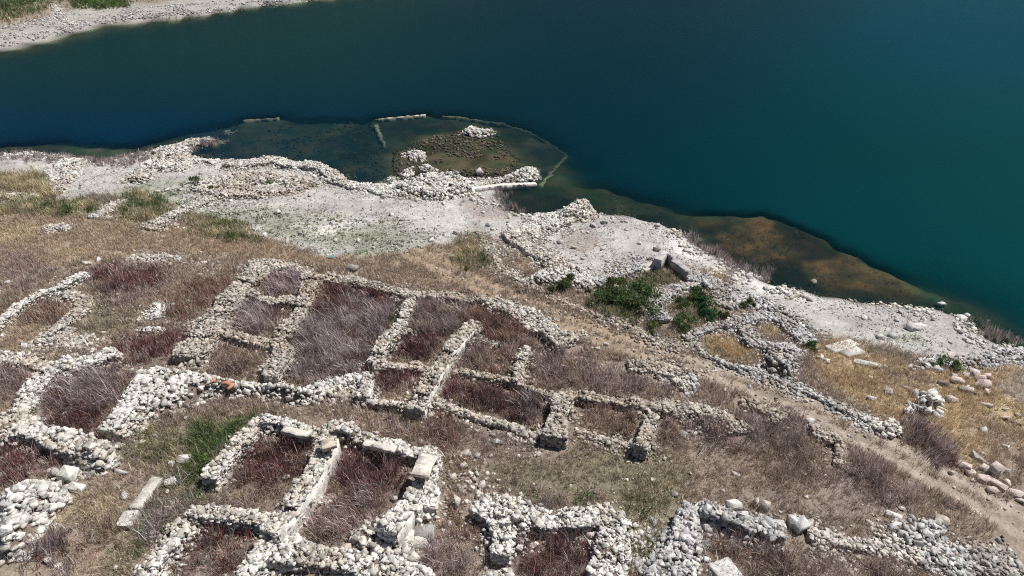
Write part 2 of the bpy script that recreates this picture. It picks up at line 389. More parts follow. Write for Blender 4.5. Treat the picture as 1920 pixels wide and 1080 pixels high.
# ------------------------------------------------------------------ ruined houses: (label, [walls])
def W(p, w=.7, h=1.1, spill=.5, **k): return dict(path=pts(p), w=w, h=h, spill=spill, **k)
HOUSES = [
 ('low pale ruin with rusty weeds inside at the far left edge', [
   W('-30,618 0,597 30,570 67,547 90,538 117,528 157,508', .75, .9, tn='white'), W('117,543 140,553 155,562 147,580 125,597 85,625', .8, .6, 1.0, tn='pale'),
   W('65,637 100,634 150,638', .7, .35, .8), W('-20,660 30,667 67,680 110,690', .9, .5, .7)]),
 ('long ruin of small brush rooms with a broken tan rubble wall down its left', [
   W('493,478 477,507 447,527 427,557 410,590 390,610 367,637 350,660', 1.6, 1.15, 1.2, tn='tan', ragged=.5),
   W('447,537 487,553 513,560 560,556', .8, .9, .9, tn='tan'), W('490,487 540,496 580,508', .8, .8, .7, tn='tan'),
   W('580,508 576,535 570,562 550,595 528,622', 1.0, 1.1, 1.0, tn='tan'),
   W('405,610 447,626 467,632 510,640', .9, 1.0, .8, tn='tan'), W('518,632 532,652 512,680 506,700', 1.0, 1.2, .9, tn='tan')]),
 ('ruin with the biggest grey brush room and a long plastered dividing wall', [
   W('577,515 620,517 660,519 707,531 760,543', .9, .9, .8, tn='tan'),
   W('770,556 755,590 730,620 712,645 702,668', .85, 1.3, .5, tn='pale', plaster=-1),
   W('760,545 810,548 853,552 920,558', .8, .9, .6, tn='tan'),
   W('890,592 862,620 840,647 817,682 795,717 775,752', 1.0, 1.7, .3, tn='pale', plaster=1, sz=.36),
   W('727,618 750,617 778,616', .65, .8, .5, tn='tan'), W('700,675 745,681 790,676', .75, 1.1, .4, tn='tan'),
   W('690,700 684,720 678,737', .75, 1.1, .5, plaster=1), W('672,741 710,751 760,757 776,755', .6, .7, .4)]),
 ('ruin with wine red brush rooms and a broad tumbled outer wall beside the dirt track', [
   W('920,558 960,573 1000,593 1033,615 1063,634', 1.5, 1.1, 1.3, tn='pale', ragged=.4), W('987,640 975,675 967,706', .6, 1.2, .4),
   W('882,624 905,630 930,640', .6, .7, .4), W('853,690 910,701 967,711 1010,728 1032,735', .6, .8, .4, tn='tan')]),
 ('ruin with a thick brown stone wall and black shadowed doorway above the meadow', [
   W('797,740 847,764 900,780 940,790 990,806 1028,815', .55, .5, .4, tn='tan', sz=.42),
   W('1056,735 1046,765 1040,808', 1.35, 1.5, .4, tn='tan', ragged=.2), W('1050,732 1100,737 1170,747 1238,758', .7, .9, .7, tn='tan'),
   W('1225,765 1215,795 1203,830', .8, 1.5, .3, tn='tan', ragged=.15), W('1080,805 1140,823 1200,836', .5, .35, .5, tn='tan')]),
 ('brown walled ruin filled with grey purple brush between the doorway ruin and the track', [
   W('1245,760 1300,762 1345,768 1375,780 1390,800', .8, .8, .9, tn='tan'), W('1393,746 1430,758 1467,780', .8, .7, .8, tn='tan'),
   W('1527,792 1545,815 1573,818', .7, .7, .8, tn='tan'), W('1573,818 1576,840 1574,865', .5, .5, .5, tn='tan')]),
 ('heavy pale stone ruin around a purple brush room at the left edge, near the bottom', [
   W('213,648 167,667 110,677 67,704 45,737 32,760 0,777 -30,790', 1.1, 1.2, .8, tn='white', sz=.4), W('-20,780 50,800 100,812 150,828 190,840', 1.2, 1.2, .8, tn='white', sz=.42),
   W('275,690 247,733 220,775 197,800', 1.0, 1.3, .5, tn='white', sz=.4)]),
 ('roofless white stone house of three red weed rooms with whitewashed inner walls, lower centre left', [
   W('467,783 495,778 523,780 560,796 590,806', .75, 1.3, .3, tn='white'), W('470,787 433,830 405,862 388,885', .85, 1.4, .3, tn='white'),
   W('612,812 595,856 574,893 540,937 500,985', 1.0, 2.0, .15, tn='white', plaster=1, ragged=.15, sz=.36),
   W('350,952 400,956 450,962 505,968', .8, 1.1, .4, tn='white'), W('340,965 325,1005 300,1030 262,1072', .8, 1.0, .5, tn='white', sz=.42),
   W('505,990 485,1030 450,1075', .95, 1.3, .5, tn='white'), W('500,1018 560,1030 627,1037 677,1053 747,1062 800,1078', 1.1, 1.0, 1.0, tn='white', sz=.4),
   W('605,795 640,790 673,808 727,826 775,835 815,836', .8, 1.4, .3, tn='white', sz=.4),
   W('814,846 798,878 784,908', .95, 1.5, .3, tn='white'), W('782,912 765,935 745,958 724,985', .95, 1.9, .3, tn='white', plaster=1, sz=.4), W('812,902 808,920 804,935', .6, 1.4, .2, tn='white', plaster=1, sz=.4)]),
 ('white stone ruin with one dark red weed room at the bottom edge, nearest the middle', [
   W('893,935 930,955 942,985 938,1030', 1.0, 1.3, .5, tn='white', sz=.36), W('905,935 973,948 1015,966 1077,964 1150,948', 1.3, 1.3, .6, tn='white', sz=.34),
   W('1150,950 1152,1010 1135,1078', 1.2, 1.2, .7, tn='white', sz=.34), W('910,1078 960,1070', .8, .6, .5, tn='pale')]),
 ('grey block walled ruin with brown brush inside at the bottom right', [
   W('1287,945 1340,950 1387,968 1437,985 1470,990', .95, 1.2, .6, tn='grey', sz=.46), W('1290,952 1285,1000 1262,1050 1240,1085', 1.3, 1.2, .8, tn='grey', sz=.46),
   W('1520,998 1573,1010 1613,1017 1673,1022 1730,1042', .7, .5, .9, tn='pale', sz=.36), W('1730,1042 1813,1042 1880,1064 1930,1078', 1.0, .5, 1.2, tn='grey', sz=.4)]),
 ('tumbled grey ruin with two golden grass bays right of the green bushes', [
   W('1360,603 1397,594 1440,584 1478,598 1492,617 1520,634', 1.0, .8, 1.0, tn='grey'), W('1397,608 1407,637 1440,645 1493,650', .9, .8, .9, tn='grey'),
   W('1287,628 1320,612 1347,604 1373,603', .7, .6, .8, tn='grey'), W('1303,640 1320,662 1373,684 1427,692', .5, .3, .6, tn='grey')]),
 ('pale shore terrace ruin with a clean grey gravel floor above the lake', [
   W('1077,388 1033,418 987,434 950,441', 1.9, .7, 1.2, tn='white', ragged=.3), W('970,447 1013,470 1040,487 1073,503 1105,530', 1.4, .8, 1.0, tn='white'),
   W('893,432 918,460 940,500 987,530', .5, .3, .9, tn='tan', ragged=.6), W('1120,528 1160,508 1200,493 1226,482', 1.0, .6, .9, tn='grey')]),
 ('small grass floored ruin behind the concrete slab, above the green bushes', [
   W('1293,508 1303,530 1262,537 1237,549', 1.1, .7, 1.0, tn='grey'), W('1237,549 1218,563 1232,578 1247,596', .8, .6, .9, tn='grey'),
   W('1297,507 1327,528 1355,548 1405,560', .9, .6, 1.1, tn='grey'), W('1335,560 1360,570 1390,568', .7, .5, .7, tn='grey'), W('1130,535 1160,530 1190,545 1215,562', .6, .5, .8, tn='pale')]),
 ('low earth coloured ruin with green weeds inside on the upper left bank', [
   W('173,403 200,387 232,373', .9, .5, .8, tn='pale'), W('280,423 300,410 333,393 367,380 397,367', .9, .6, .9, tn='pale'), W('80,424 105,421 127,428', .8, .35, .8, tn='pale'), W('-20,363 30,362 65,366', .9, .4, .8, tn='white')]),
 ('white rubble ruin half in the lake with a corner wall in water', [
   W('287,281 320,273 350,267 377,261 417,264', .9, .6, .7, tn='white'), W('356,298 380,297 403,301', .9, .5, .7, tn='white'),
   W('420,301 467,301 513,294 533,304 567,304 610,311 636,332', 1.5, .8, .9, tn='white'), W('613,327 647,341 693,349 728,357', 1.4, .5, 1.1, tn='white'),
   W('425,228 440,226 456,225', .7, .35, .4, tn='white'), W('424,243 428,249', .9, .45, .3, tn='white')]),
]
TRACK_PX = pts('770,470 800,487 850,510 905,535 950,557 1015,585 1080,612 1140,634 1200,656 1260,674 1320,693 1385,713 1450,737 1505,760 1560,785 1630,822 1700,860 1750,888 1800,916 1860,950 1920,985 2020,1045')
for label, walls in HOUSES:
    P0 = at(walls[0]['path'], 0).mean(0)
    e = tag(empty('ruined_house', P0), label, 'ruin', 'ruined stone houses of the village')
    for w in walls:
        mb, pl, _ = wall_mesh(**w); o = mb.build('wall', M_STONE, e)
        if pl:
            q = pl.build('plaster', M_PLASTER, None); q.parent = o; q.location = (0, 0, 0); fix(q)

# free walls
for nm, label, w in [
  ('drystone_wall', 'low broken kerb of stones along the lake side of the dirt track, lower half', W('1430,694 1487,718 1547,748 1593,770 1645,793', .5, .25, .9, tn='grey', ragged=.7)),
  ('drystone_wall', 'low line of stones beside the track in front of the green bushes', W('987,533 1033,554 1083,574 1120,591 1187,614 1230,640 1287,650', .4, .18, .6, tn='tan', ragged=.7)),
  ('drystone_wall', 'grass grown stub of tumbled wall on the village side of the track', W('1180,680 1220,682 1263,694 1290,718', .9, .6, 1.2, tn='pale')),
  ('drystone_wall', 'short stub of stones in the brown weeds right of the leftmost ruin', W('293,566 290,592', .7, .4, .6, tn='white')),
  ('drystone_wall', 'short stub of stones just above a dark red weed clump, left of the long rubble wall', W('258,615 305,617', .6, .35, .6, tn='white')),
  ('drystone_wall', 'low row of stones at the upper end of the weedy yard on the left', W('247,483 290,478 335,482', .6, .3, .9, tn='white')),
  ('drystone_wall', 'short bank of tumbled stones continuing the white collapsed band to the right', W('567,738 600,727 630,710 690,704', 1.0, .6, 1.0, tn='white')),
]:
    mb, pl, P = wall_mesh(**w); tag(mb.build(nm, M_STONE), label, 'stone wall')

# masses of rubble
for s, h, sz, tn, label in [
  ('300,688 367,696 433,712 500,716 560,730 640,733 640,748 560,752 480,742 420,738 380,742 350,760 300,775 265,800 235,815 190,806 205,775 240,730 270,692', .9, .38, 'white', 'broad white collapsed band of rubble with orange tiles on it'),
  ('110,815 190,832 215,850 205,878 170,882 130,868 105,840', 1.1, .44, 'white', 'heap of large flat white stones left of the green strip'),
  ('-10,935 67,898 118,905 125,930 95,965 70,995 40,1030 -10,1055', 1.2, .44, 'white', 'big sloping heap of flat white stones in the bottom left corner'),
  ('940,940 1010,975 1080,970 1150,955 1155,1000 1100,1005 1040,1000 985,1000 945,1000', .7, .36, 'white', 'fan of white rubble fallen into the bottom centre ruin'),
  ('1433,645 1510,652 1500,682 1487,708 1447,698 1425,684', .9, .34, 'grey', 'pile of dark grey broken stones beside the track'),
  ('80,325 115,300 150,297 152,325 115,358 98,363', .4, .36, 'white', 'white rubble tongue running down the left shore bank'),
  ('350,270 352,295 365,302 345,320 290,320 285,335 265,342 230,340 240,325 285,292', .5, .38, 'white', 'white rubble spread at the corner of the lakeside ruin, on the left shore'),
  ('352,355 385,335 440,325 500,325 560,330 600,345 560,360 480,372 400,372', .35, .36, 'pale', 'weedy stone scatter behind the lakeside rubble wall'),
  ('728,352 760,340 793,330 847,328 895,346 890,362 830,374 790,370 755,362', .7, .42, 'white', 'thick white rubble heap at the shore end of the flooded foundation'),
  ('895,346 945,334 985,316 1012,320 1005,336 960,342 930,350', .35, .40, 'white', 'line of white stones along the near side of the flooded foundation'),
  ('968,322 985,311 1014,318 1012,334 985,336', .5, .42, 'white', 'white stone pile at the right corner of the flooded foundation'),
  ('752,290 775,282 796,286 796,300 775,300', .45, .42, 'white', 'white stone pile on the left of the brown shoal in the flooded foundation'),
  ('864,250 890,241 925,246 928,253 895,256', .45, .45, 'white', 'white stone pile on the far edge of the brown shoal in the flooded foundation'),
  ('785,312 800,309 818,318 812,324 795,320', .35, .40, 'white', 'small white stone cluster near the shore side of the brown shoal'),
  ('752,322 772,314 774,326 758,332', .35, .40, 'white', 'tiny white stone cluster in the left near corner of the flooded foundation'),
  ('1048,398 1077,379 1105,382 1120,398 1095,410 1040,418', .8, .36, 'white', 'white stone mound at the lakeside corner of the gravel terrace'),
  ('940,440 985,425 1040,412 1060,425 1010,450 965,455', .45, .36, 'white', 'wide white rubble apron left of the gravel terrace'),
  ('980,525 1020,503 1065,503 1095,525 1060,535 1010,535', .6, .36, 'white', 'white rubble corner between the gravel terrace and the track'),
  ('1085,520 1125,528 1110,548 1075,540', .6, .38, 'dark', 'dark brown tumbled stones left of the green bushes'),
  ('1282,500 1330,515 1380,540 1440,560 1500,590 1540,625 1500,610 1440,585 1395,580 1340,545 1300,530', .35, .32, 'grey', 'long grey rubble spill between the concrete slab and the shore'),
  ('1705,765 1722,735 1748,728 1768,745 1766,772 1735,775', 1.0, .55, 'white', 'isolated stack of large white slabs in golden grass at right'),
  ('1640,800 1668,785 1690,795 1695,815 1665,822', .4, .40, 'pale', 'low pale rubble beside the track below the slab stack'),
  ('1283,705 1305,700 1312,722 1290,738', .6, .36, 'grey', 'small grey rubble heap beside the track opposite the dark stone pile'),
  ('1668,985 1700,975 1765,975 1775,1010 1720,1030 1690,1020', .45, .40, 'grey', 'scattered grey boulders below the track at bottom right'),
  ('690,975 740,985 775,1030 800,1075 740,1065 690,1045 640,1035 660,1000', .45, .42, 'pale', 'jumble of upright pale stones below the whitewashed house, bottom centre'),
  ('385,885 410,870 425,890 415,915 385,905', .6, .38, 'white', 'white stones fallen at the lower end of the left house wall'),
  ('1700,690 1760,665 1840,670 1930,650 1930,675 1850,688', .2, .36, 'grey', 'grey rubble strip at the top of the gravel beach on the right'),
]:
    mb, pl = mass_mesh(s, h, sz, tn, edge=.5 if h < .5 else .9, flat='flat' in label); tag(mb.build('rubble_pile', M_STONE), label, 'rubble')
mb, pl = mass_mesh('345,668 395,618 425,570 455,540 470,545 440,585 432,620 410,640 385,690 340,690', .5, .38, 'tan'); tag(mb.build('rubble_pile', M_STONE), 'tan stone spill at the lower end of the broken tan wall, above the orange tiles', 'rubble')
mb, pl = mass_mesh('755,340 735,330 700,345 640,338 660,352 720,365 790,375 760,358', .25, .36, 'white'); tag(mb.build('rubble_pile', M_STONE), 'thin white stone spread linking the lakeside wall to the flooded foundation', 'rubble')
for s, sz, tn, label in [('1095,725 1180,738 1290,752 1390,772 1480,800 1380,805 1250,775 1100,752', .34, 'tan', 'loose scatter of small stones in mauve brush between the doorway ruin and the track'), ('60,640 150,620 215,645 220,672 110,682 60,668', .34, 'white', 'loose scatter of small white stones below the leftmost ruin'),
        ('165,505 250,478 340,480 440,500 420,522 340,500 250,498', .32, 'pale', 'loose scatter of small stones along the top of the weedy yard'), ('835,850 880,845 960,930 900,960 850,950', .42, 'pale', 'loose scatter of dull stones in brown weeds right of the whitewashed house')]:
    mb, pl = mass_mesh(s, .06, sz, tn, core=False, dens=.30); MASSMASK.pop(); tag(mb.build('rubble_scatter', M_STONE), label, 'rubble', None, 'stuff')
# far shore rubble
mb, pl = mass_mesh('96,8 108,8 128,36 150,46 122,50 100,32', .15, .45, 'white', core=False, dens=.6); tag(mb.build('rubble_pile', M_STONE), 'white rubble streak running down the far shore at upper left', 'rubble')

# ------------------------------------------------------------------ slabs and concrete
tank = tag(empty('concrete_tank', at([[1255, 500]])[0]), 'broken grey concrete tank with a leaning end panel and long parapet on the shore bank', 'concrete ruin')
CG = (.40, .385, .37)
for nm, p, w, h in [('end_panel', '1233,486 1245,470', .7, 1.3), ('back_panel', '1247,469 1262,481', .25, 1.2), ('parapet', '1262,486 1276,496 1291,509', .55, .9)]:
    mb, Q = box_strip(pts(p), w, h, CG if nm != 'end_panel' else (.5, .48, .46)); fix(mb.build(nm, M_CONC, tank))  # sunlight on the end panel is painted in as a lighter concrete tone
def slab(nm, label, cat, p, w, h, col, lift=0., m=None):
    mb, Q = box_strip(pts(p), w, h, col, lift); return tag(fix(mb.build(nm, m or M_CONC)), label, cat)
slab('concrete_apron', 'white sloping concrete apron left of the broken tank', 'slab', '1202,503 1215,498 1229,494', 1.0, .35, (.6, .57, .52))
slab('stone_slab', 'long smooth cream slab on top of the wall right of the red weed room', 'slab', '806,850 796,868 786,890', .95, .22, (.66, .59, .52), 1.5)
slab('stone_lintel', 'thin cream lintel along the top wall of the big red weed room', 'lintel', '682,829 712,835 742,841', .45, .25, (.68, .62, .55), 1.15)
slab('stone_lintel', 'thin cream lintel over the dark upper corner of the smaller red weed room', 'lintel', '530,803 555,809 578,814', .45, .25, (.66, .61, .54), 1.1)
slab('stone_slab', 'flat tan slab at the upper end of the whitewashed wall', 'slab', '612,822 618,838', .75, .22, (.55, .48, .40), 1.85)
slab('fallen_pillar', 'long pale fallen pillar lying in the green weeds at lower left', 'pillar', '296,893 268,930 250,952', .65, .3, (.50, .47, .42))
slab('fallen_pillar', 'short whiter piece of fallen pillar nearer the bottom left corner', 'pillar', '247,957 230,985', .75, .35, (.58, .56, .53))
slab('plaster_floor', 'patch of broken white plaster floor in brown brush at the bottom edge', 'floor slab', '1348,1083 1385,1068', 1.6, .25, (.55, .54, .52))
slab('flat_topped_wall', 'narrow flat topped white wall along the near side of the flooded foundation', 'wall', '885,352 943,349 1005,343', .6, .45, (.62, .6, .56), m=M_STONE)

# flooded foundation: walls just under or at the surface
fnd = tag(empty('flooded_foundation', at([[880, 260]])[0]), 'flooded building foundation whose thin walls show as pale lines under the lake', 'foundation')
def sub_wall(p, top, w, col):
    P = plane_at(pts(p), 0); s, Q, Tn = resample(P, .4); Nn = np.stack([-Tn[:, 1], Tn[:, 0]], 1)
    Q = Q+Nn*(rng.normal(size=(len(s), 1))*.05)
    tz = np.interp(s, np.linspace(0, s[-1], len(top)), top)
    mb = MB(); rows = []
    for o, t in ((w/2, 0), (w/2, 1), (-w/2, 1), (-w/2, 0)):
        o_ = o+rng.normal(size=len(s))*.11; rows.append(np.column_stack([Q+Nn*o_[:, None], np.where(t, tz+rng.normal(size=len(s))*.035, tz-.7)]))
    V = np.stack(rows, 1).reshape(-1, 3); i = np.arange(len(s)-1)*4
    f = np.concatenate([np.stack([i+k, i+k+1, i+k+5, i+k+4], 1) for k in range(3)]); n4 = (len(s)-1)*4
    mb.add(V, np.asarray(col)*(1+.18*rng.normal(size=(len(V), 1))), f4=np.concatenate([f, [[0, 3, 2, 1], [n4, n4+1, n4+2, n4+3]]]))
    return fix(mb.build('wall', M_STONE, fnd))
for a_ in SUBW: sub_wall(*a_)

# ------------------------------------------------------------------ single stones and blocks
def rock_obj(nm, px, size, tn, label, cat, group=None, yaw=0., tilt=.08, sink=.25, hi=True, var=.08):
    sink = .36 if tn == 'pink' else .3
    p = at([px], size[2]*.4)[0]; z = max(float(hz(*p)), -.15)+size[2]*(.5-sink)*.58*2
    mb = MB(); rocks(mb, np.array([[p[0], p[1], z]]), np.array([size])*1., np.array([yaw]), tilt, tone(tn, 1, var), hi, box=(nm == 'stone_block' or 'block' in label) and (tn != 'pink' or rng.random() < .4))
    return tag(mb.build(nm, M_STONE, org=(p[0], p[1], z)), label, cat, group)
for px, sz, tn, lb in [
  ((899, 321), (1.2, .9, .9), 'pale', 'rounded pale boulder standing in the shallow flooded foundation'),
  ((345, 861), (.75, .5, .5), 'white', 'white stone in the green weeds beside the left house wall'),
  ((224, 882), (1.0, .4, .4), 'white', 'long white stone lying right of the flat stone heap at lower left'),
  ((320, 903), (.6, .4, .4), 'white', 'small white stone beside the fallen pillar'),
  ((128, 888), (.9, .8, .8), 'white', 'bright white boulder between the two big stone heaps at lower left'),
  ((106, 884), (.6, .6, .6), 'pale', 'round dull boulder left of the bright white one at lower left'),
  ((143, 914), (.9, .5, .4), 'white', 'white slab stone just below the bright boulder at lower left'),
  ((162, 491), (.8, .6, .55), 'white', 'single white boulder in dry grass above the leftmost ruin'),
  ((1500, 983), (.8, .7, .8), 'grey', 'squared grey block standing alone right of the dark gap in the bottom right wall'),
  ((1487, 977), (.5, .6, .9), 'grey', 'upright grey block leaning on the squared block at bottom right'),
  ((1448, 988), (1.5, .8, .8), 'grey', 'long grey building block at the end of the bottom right wall'),
  ((1377, 948), (.75, .65, .65), 'white', 'cubic white block on top of the bottom right wall'),
  ((1417, 938), (.4, .3, 1.0), 'white', 'narrow upright white stone in grey brush at bottom right'),
  ((1434, 948), (.5, .4, .8), 'tan', 'brown upright stone right of the narrow white one'),
  ((1676, 966), (.9, .35, .3), 'white', 'pale pinkish block lying alone in weeds below the track'),
  ((1767, 976), (.7, .5, .5), 'tan', 'brown stone beside the track at bottom right'),
  ((1518, 789), (.5, .4, .5), 'white', 'white stone at the end of a broken wall by the track'),
  ((1718, 612), (1.7, .7, .5), 'white', 'long white block lying on the grey gravel beach'),
  ((1578, 649), (2.6, 1.0, .35), 'white', 'cream slab at the edge of the beach grass, the farther of two'),
  ((1597, 660), (1.6, 1.0, .35), 'white', 'cream slab at the edge of the beach grass, the nearer of two'),
  ((1626, 682), (2.0, .5, .3), 'white', 'narrow cream slab in golden grass below the two larger slabs'),
  ((1525, 531), (.5, .4, .45), 'tan', 'tan block standing in the shallow water at the beach edge'),
  ((1765, 571), (1.0, .6, .4), 'white', 'white stone at the tip of the dark shoal on the right'),
  ((1232, 467), (.7, .5, .4), 'dark', 'dark stone lying on the grey terrace above the tank'),
  ((660, 502), (1.0, .6, .5), 'white', 'flat pale stone in the grass between village and beach'),
  ((848, 479), (.5, .35, .3), 'white', 'tiny white stone on the grass where the track begins'),
  ((760, 1005), (.9, .8, .6), 'white', 'squared white block, left of the pair by the plastered stub wall'),
  ((795, 1000), (1.0, .8, .6), 'white', 'squared white block, right of the pair by the plastered stub wall'),
  ((785, 1017), (.9, .6, .4), 'white', 'white block in front of the pair by the plastered stub wall'),
  ((866, 851), (.9, .4, .4), 'pale', 'pale oblong stone in the weeds right of the cream slab'),
  ((845, 895), (.7, .5, .4), 'pale', 'dull stone in brown weeds below the cream slab'),
  ((853, 940), (.5, .5, .9), 'pale', 'upright pale stone in weeds left of the bottom centre ruin'),
  ((587, 746), (.9, .6, .4), 'white', 'largest white stone on the collapsed rubble band'),
  ((1812, 592), (.5, .5, .9), 'white', 'upright white rock on the beach tip by the dry reeds'),
  ((1802, 596), (.8, .6, .5), 'white', 'lower white rock left of the upright one on the beach tip'),
  ((1815, 606), (.9, .6, .5), 'white', 'lower white rock in front of the upright one on the beach tip'),
  ((1846, 720), (.9, .7, .7), 'pink', 'pink block at the back of the pink block group on the right'),
  ((1868, 880), (.6, .6, 1.1), 'pink', 'upright pinkish block in the lower right block group'),
]:
    rock_obj('boulder' if max(sz) < 1.5 else 'stone_block', px, sz, tn, lb, 'stone', yaw=rng.uniform(-.5, .5))
for px, sz in [((1795, 712), (1.4, .6, .5)), ((1815, 706), (1.2, .7, .6)), ((1828, 698), (1.0, .7, .7)), ((1852, 705), (1.0, .7, .5)), ((1830, 722), (1.6, .7, .5)), ((1812, 730), (1.5, .7, .5)), ((1855, 735), (1.1, .8, .5)), ((1770, 718), (1.3, .6, .5)), ((1783, 748), (.9, .8, .6)), ((1840, 710), (.9, .8, .8)), ((1826, 735), (1.9, .5, .4)), ((1850, 758), (1.2, .5, .3)), ((1885, 765), (1.2, .4, .3)), ((1900, 790), (1.6, .45, .3)), ((1880, 783), (1.4, .45, .3))]:
    rock_obj('stone_block', px, (sz[0]*.62, sz[1]*.8, sz[2]*.85), 'pink', 'pinkish squared building block tumbled in golden grass at the right', 'stone', 'pink blocks in golden grass', yaw=rng.uniform(-1, 1), tilt=.3)
for px, sz in [((1808, 873), (1.4, .6, .5)), ((1820, 885), (.8, .5, .4)), ((1848, 897), (1.5, .6, .45)), ((1872, 908), (1.5, .6, .45)), ((1852, 880), (1.3, .6, .4)), ((1840, 862), (1.2, .5, .4)), ((1890, 905), (.9, .6, .5)), ((1905, 925), (1.3, .6, .4)), ((1862, 918), (1.1, .5, .4)), ((1826, 900), (.6, .4, .3)), ((1785, 884), (.6, .4, .4)), ((1915, 938), (.9, .6, .4))]:
    rock_obj('stone_block', px, (sz[0]*.62, sz[1]*.8, sz[2]*.85), 'pink', 'pinkish building block in the group on the track edge at lower right', 'stone', 'pink blocks on the track edge', yaw=rng.uniform(-1, .2), tilt=.25)
# orange tiles
M_TILE = mat('fired_clay', rough=.8, mott=[(12, .8, 1.1, 4)])
for (x, y), yw in zip([(391, 708), (398, 713), (404, 712), (423, 716), (432, 724), (430, 719)], [.3, .9, -.4, .5, 1.2, -.2]):
    p = at([[x, y]], .9)[0]; mb = MB(); n = 7; a = np.linspace(0.25, math.pi-.25, n); R = .14
    V = []
    for t_ in (-.28, .28):
        for r_ in (R, R-.025): V += [(t_, r_*math.cos(q), r_*math.sin(q)) for q in a]
    V = np.array(V)*1.0; c_, s_ = math.cos(yw), math.sin(yw)
    V = np.stack([V[:, 0]*c_-V[:, 1]*s_, V[:, 0]*s_+V[:, 1]*c_, V[:, 2]], 1)
    f = []
    for i in range(n-1):
        f += [[i, i+1, 2*n+i+1, 2*n+i], [n+i, 3*n+i, 3*n+i+1, n+i+1], [i, n+i, n+i+1, i+1], [2*n+i, 2*n+i+1, 3*n+i+1, 3*n+i]]
    f += [[0, 2*n, 3*n, n], [n-1, 2*n-1, 4*n-1, 3*n-1]]
    org = np.array([p[0], p[1], hz(*p)+.80]); mb.add(V+org, (.42, .21, .13), f4=f)
    tag(fix(mb.build('roof_tile', M_TILE, org=org)), 'orange curved clay roof tile lying on the white rubble band', 'roof tile', 'orange tiles on the rubble')
# a scrap of turquoise plastic
p = at([[622, 484]])[0]; mb = MB(); g = np.linspace(-.22, .22, 6); X, Y = np.meshgrid(g, g, indexing='ij')
V = np.column_stack([X.ravel()+p[0], Y.ravel()*.8+p[1], hz(*p)+.12+.16*rng.random(36)]); i = (np.arange(5)[:, None]*6+np.arange(5)).ravel()
mb.add(V, (.05, .42, .36), f4=np.stack([i, i+6, i+7, i+1], 1)); tag(mb.build('plastic_sheet', M_LEAF), 'crumpled turquoise plastic scrap at the edge of the beach grass', 'litter')

# ------------------------------------------------------------------ masks on the grid
mask = np.zeros(GP.shape[0])
for line, r in WALLMASK:
    lo, up = line.min(0)-1.5, line.max(0)+1.5
    k = np.where((GP[:, 0] > lo[0]) & (GP[:, 0] < up[0]) & (GP[:, 1] > lo[1]) & (GP[:, 1] < up[1]))[0]
    mask[k] = np.maximum(mask[k], np.clip(1-(pdist(GP[k], line)-r)/.4, 0, 1))
for pl in MASSMASK:
    lo, up = pl.min(0)-1, pl.max(0)+1
    k = np.where((GP[:, 0] > lo[0]) & (GP[:, 0] < up[0]) & (GP[:, 1] > lo[1]) & (GP[:, 1] < up[1]))[0]
    mask[k] = np.maximum(mask[k], sm(-.2, .3, sdf(GP[k], pl)))
MASK = mask.reshape(GXX.shape)
track_w = at(TRACK_PX); tdist = pdist(GP, track_w); TDIST = tdist.reshape(GXX.shape)

# ------------------------------------------------------------------ ground cover zones
KC = {'red': (.18, .115, .095), 'wine': (.145, .09, .085), 'grey': (.28, .235, .225), 'mauve': (.25, .195, .185), 'brown': (.285, .23, .185), 'ochre': (.375, .30, .215), 'gold': (.47, .37, .215),
      'straw': (.46, .39, .26), 'green': (.085, .13, .05), 'olive': (.20, .185, .12), 'sage': (.29, .295, .23), 'gravel': (.45, .43, .405), 'white': (.68, .66, .635), 'dirt': (.29, .24, .19), 'mud': (.34, .295, .265)}
beach_px = pts('-420,318 -200,296 0,286 60,280 110,286 150,292 200,298 250,288 290,277 350,262 418,258 430,296 515,288 570,298 636,325 700,345 732,346 800,322 985,310 1016,318 1010,340 940,360 945,386 985,396 1040,390 1077,378 1130,396 1190,402 1240,416 1286,432 1326,462 1384,498 1450,527 1560,552 1660,568 1760,576 1816,596 1855,632 1920,660 2050,716 2100,760 1920,690 1840,690 1730,668 1640,648 1545,630 1500,606 1400,565 1300,505 1230,495 1160,510 1100,532 1060,510 1000,455 935,450 870,445 820,462 740,478 650,482 600,478 540,462 470,440 420,420 380,405 330,392 260,372 170,365 130,382 60,345 0,335 -420,350')
BEACH = sm(-.8, .8, sdf(WP, at(beach_px))).reshape(GXX.shape)
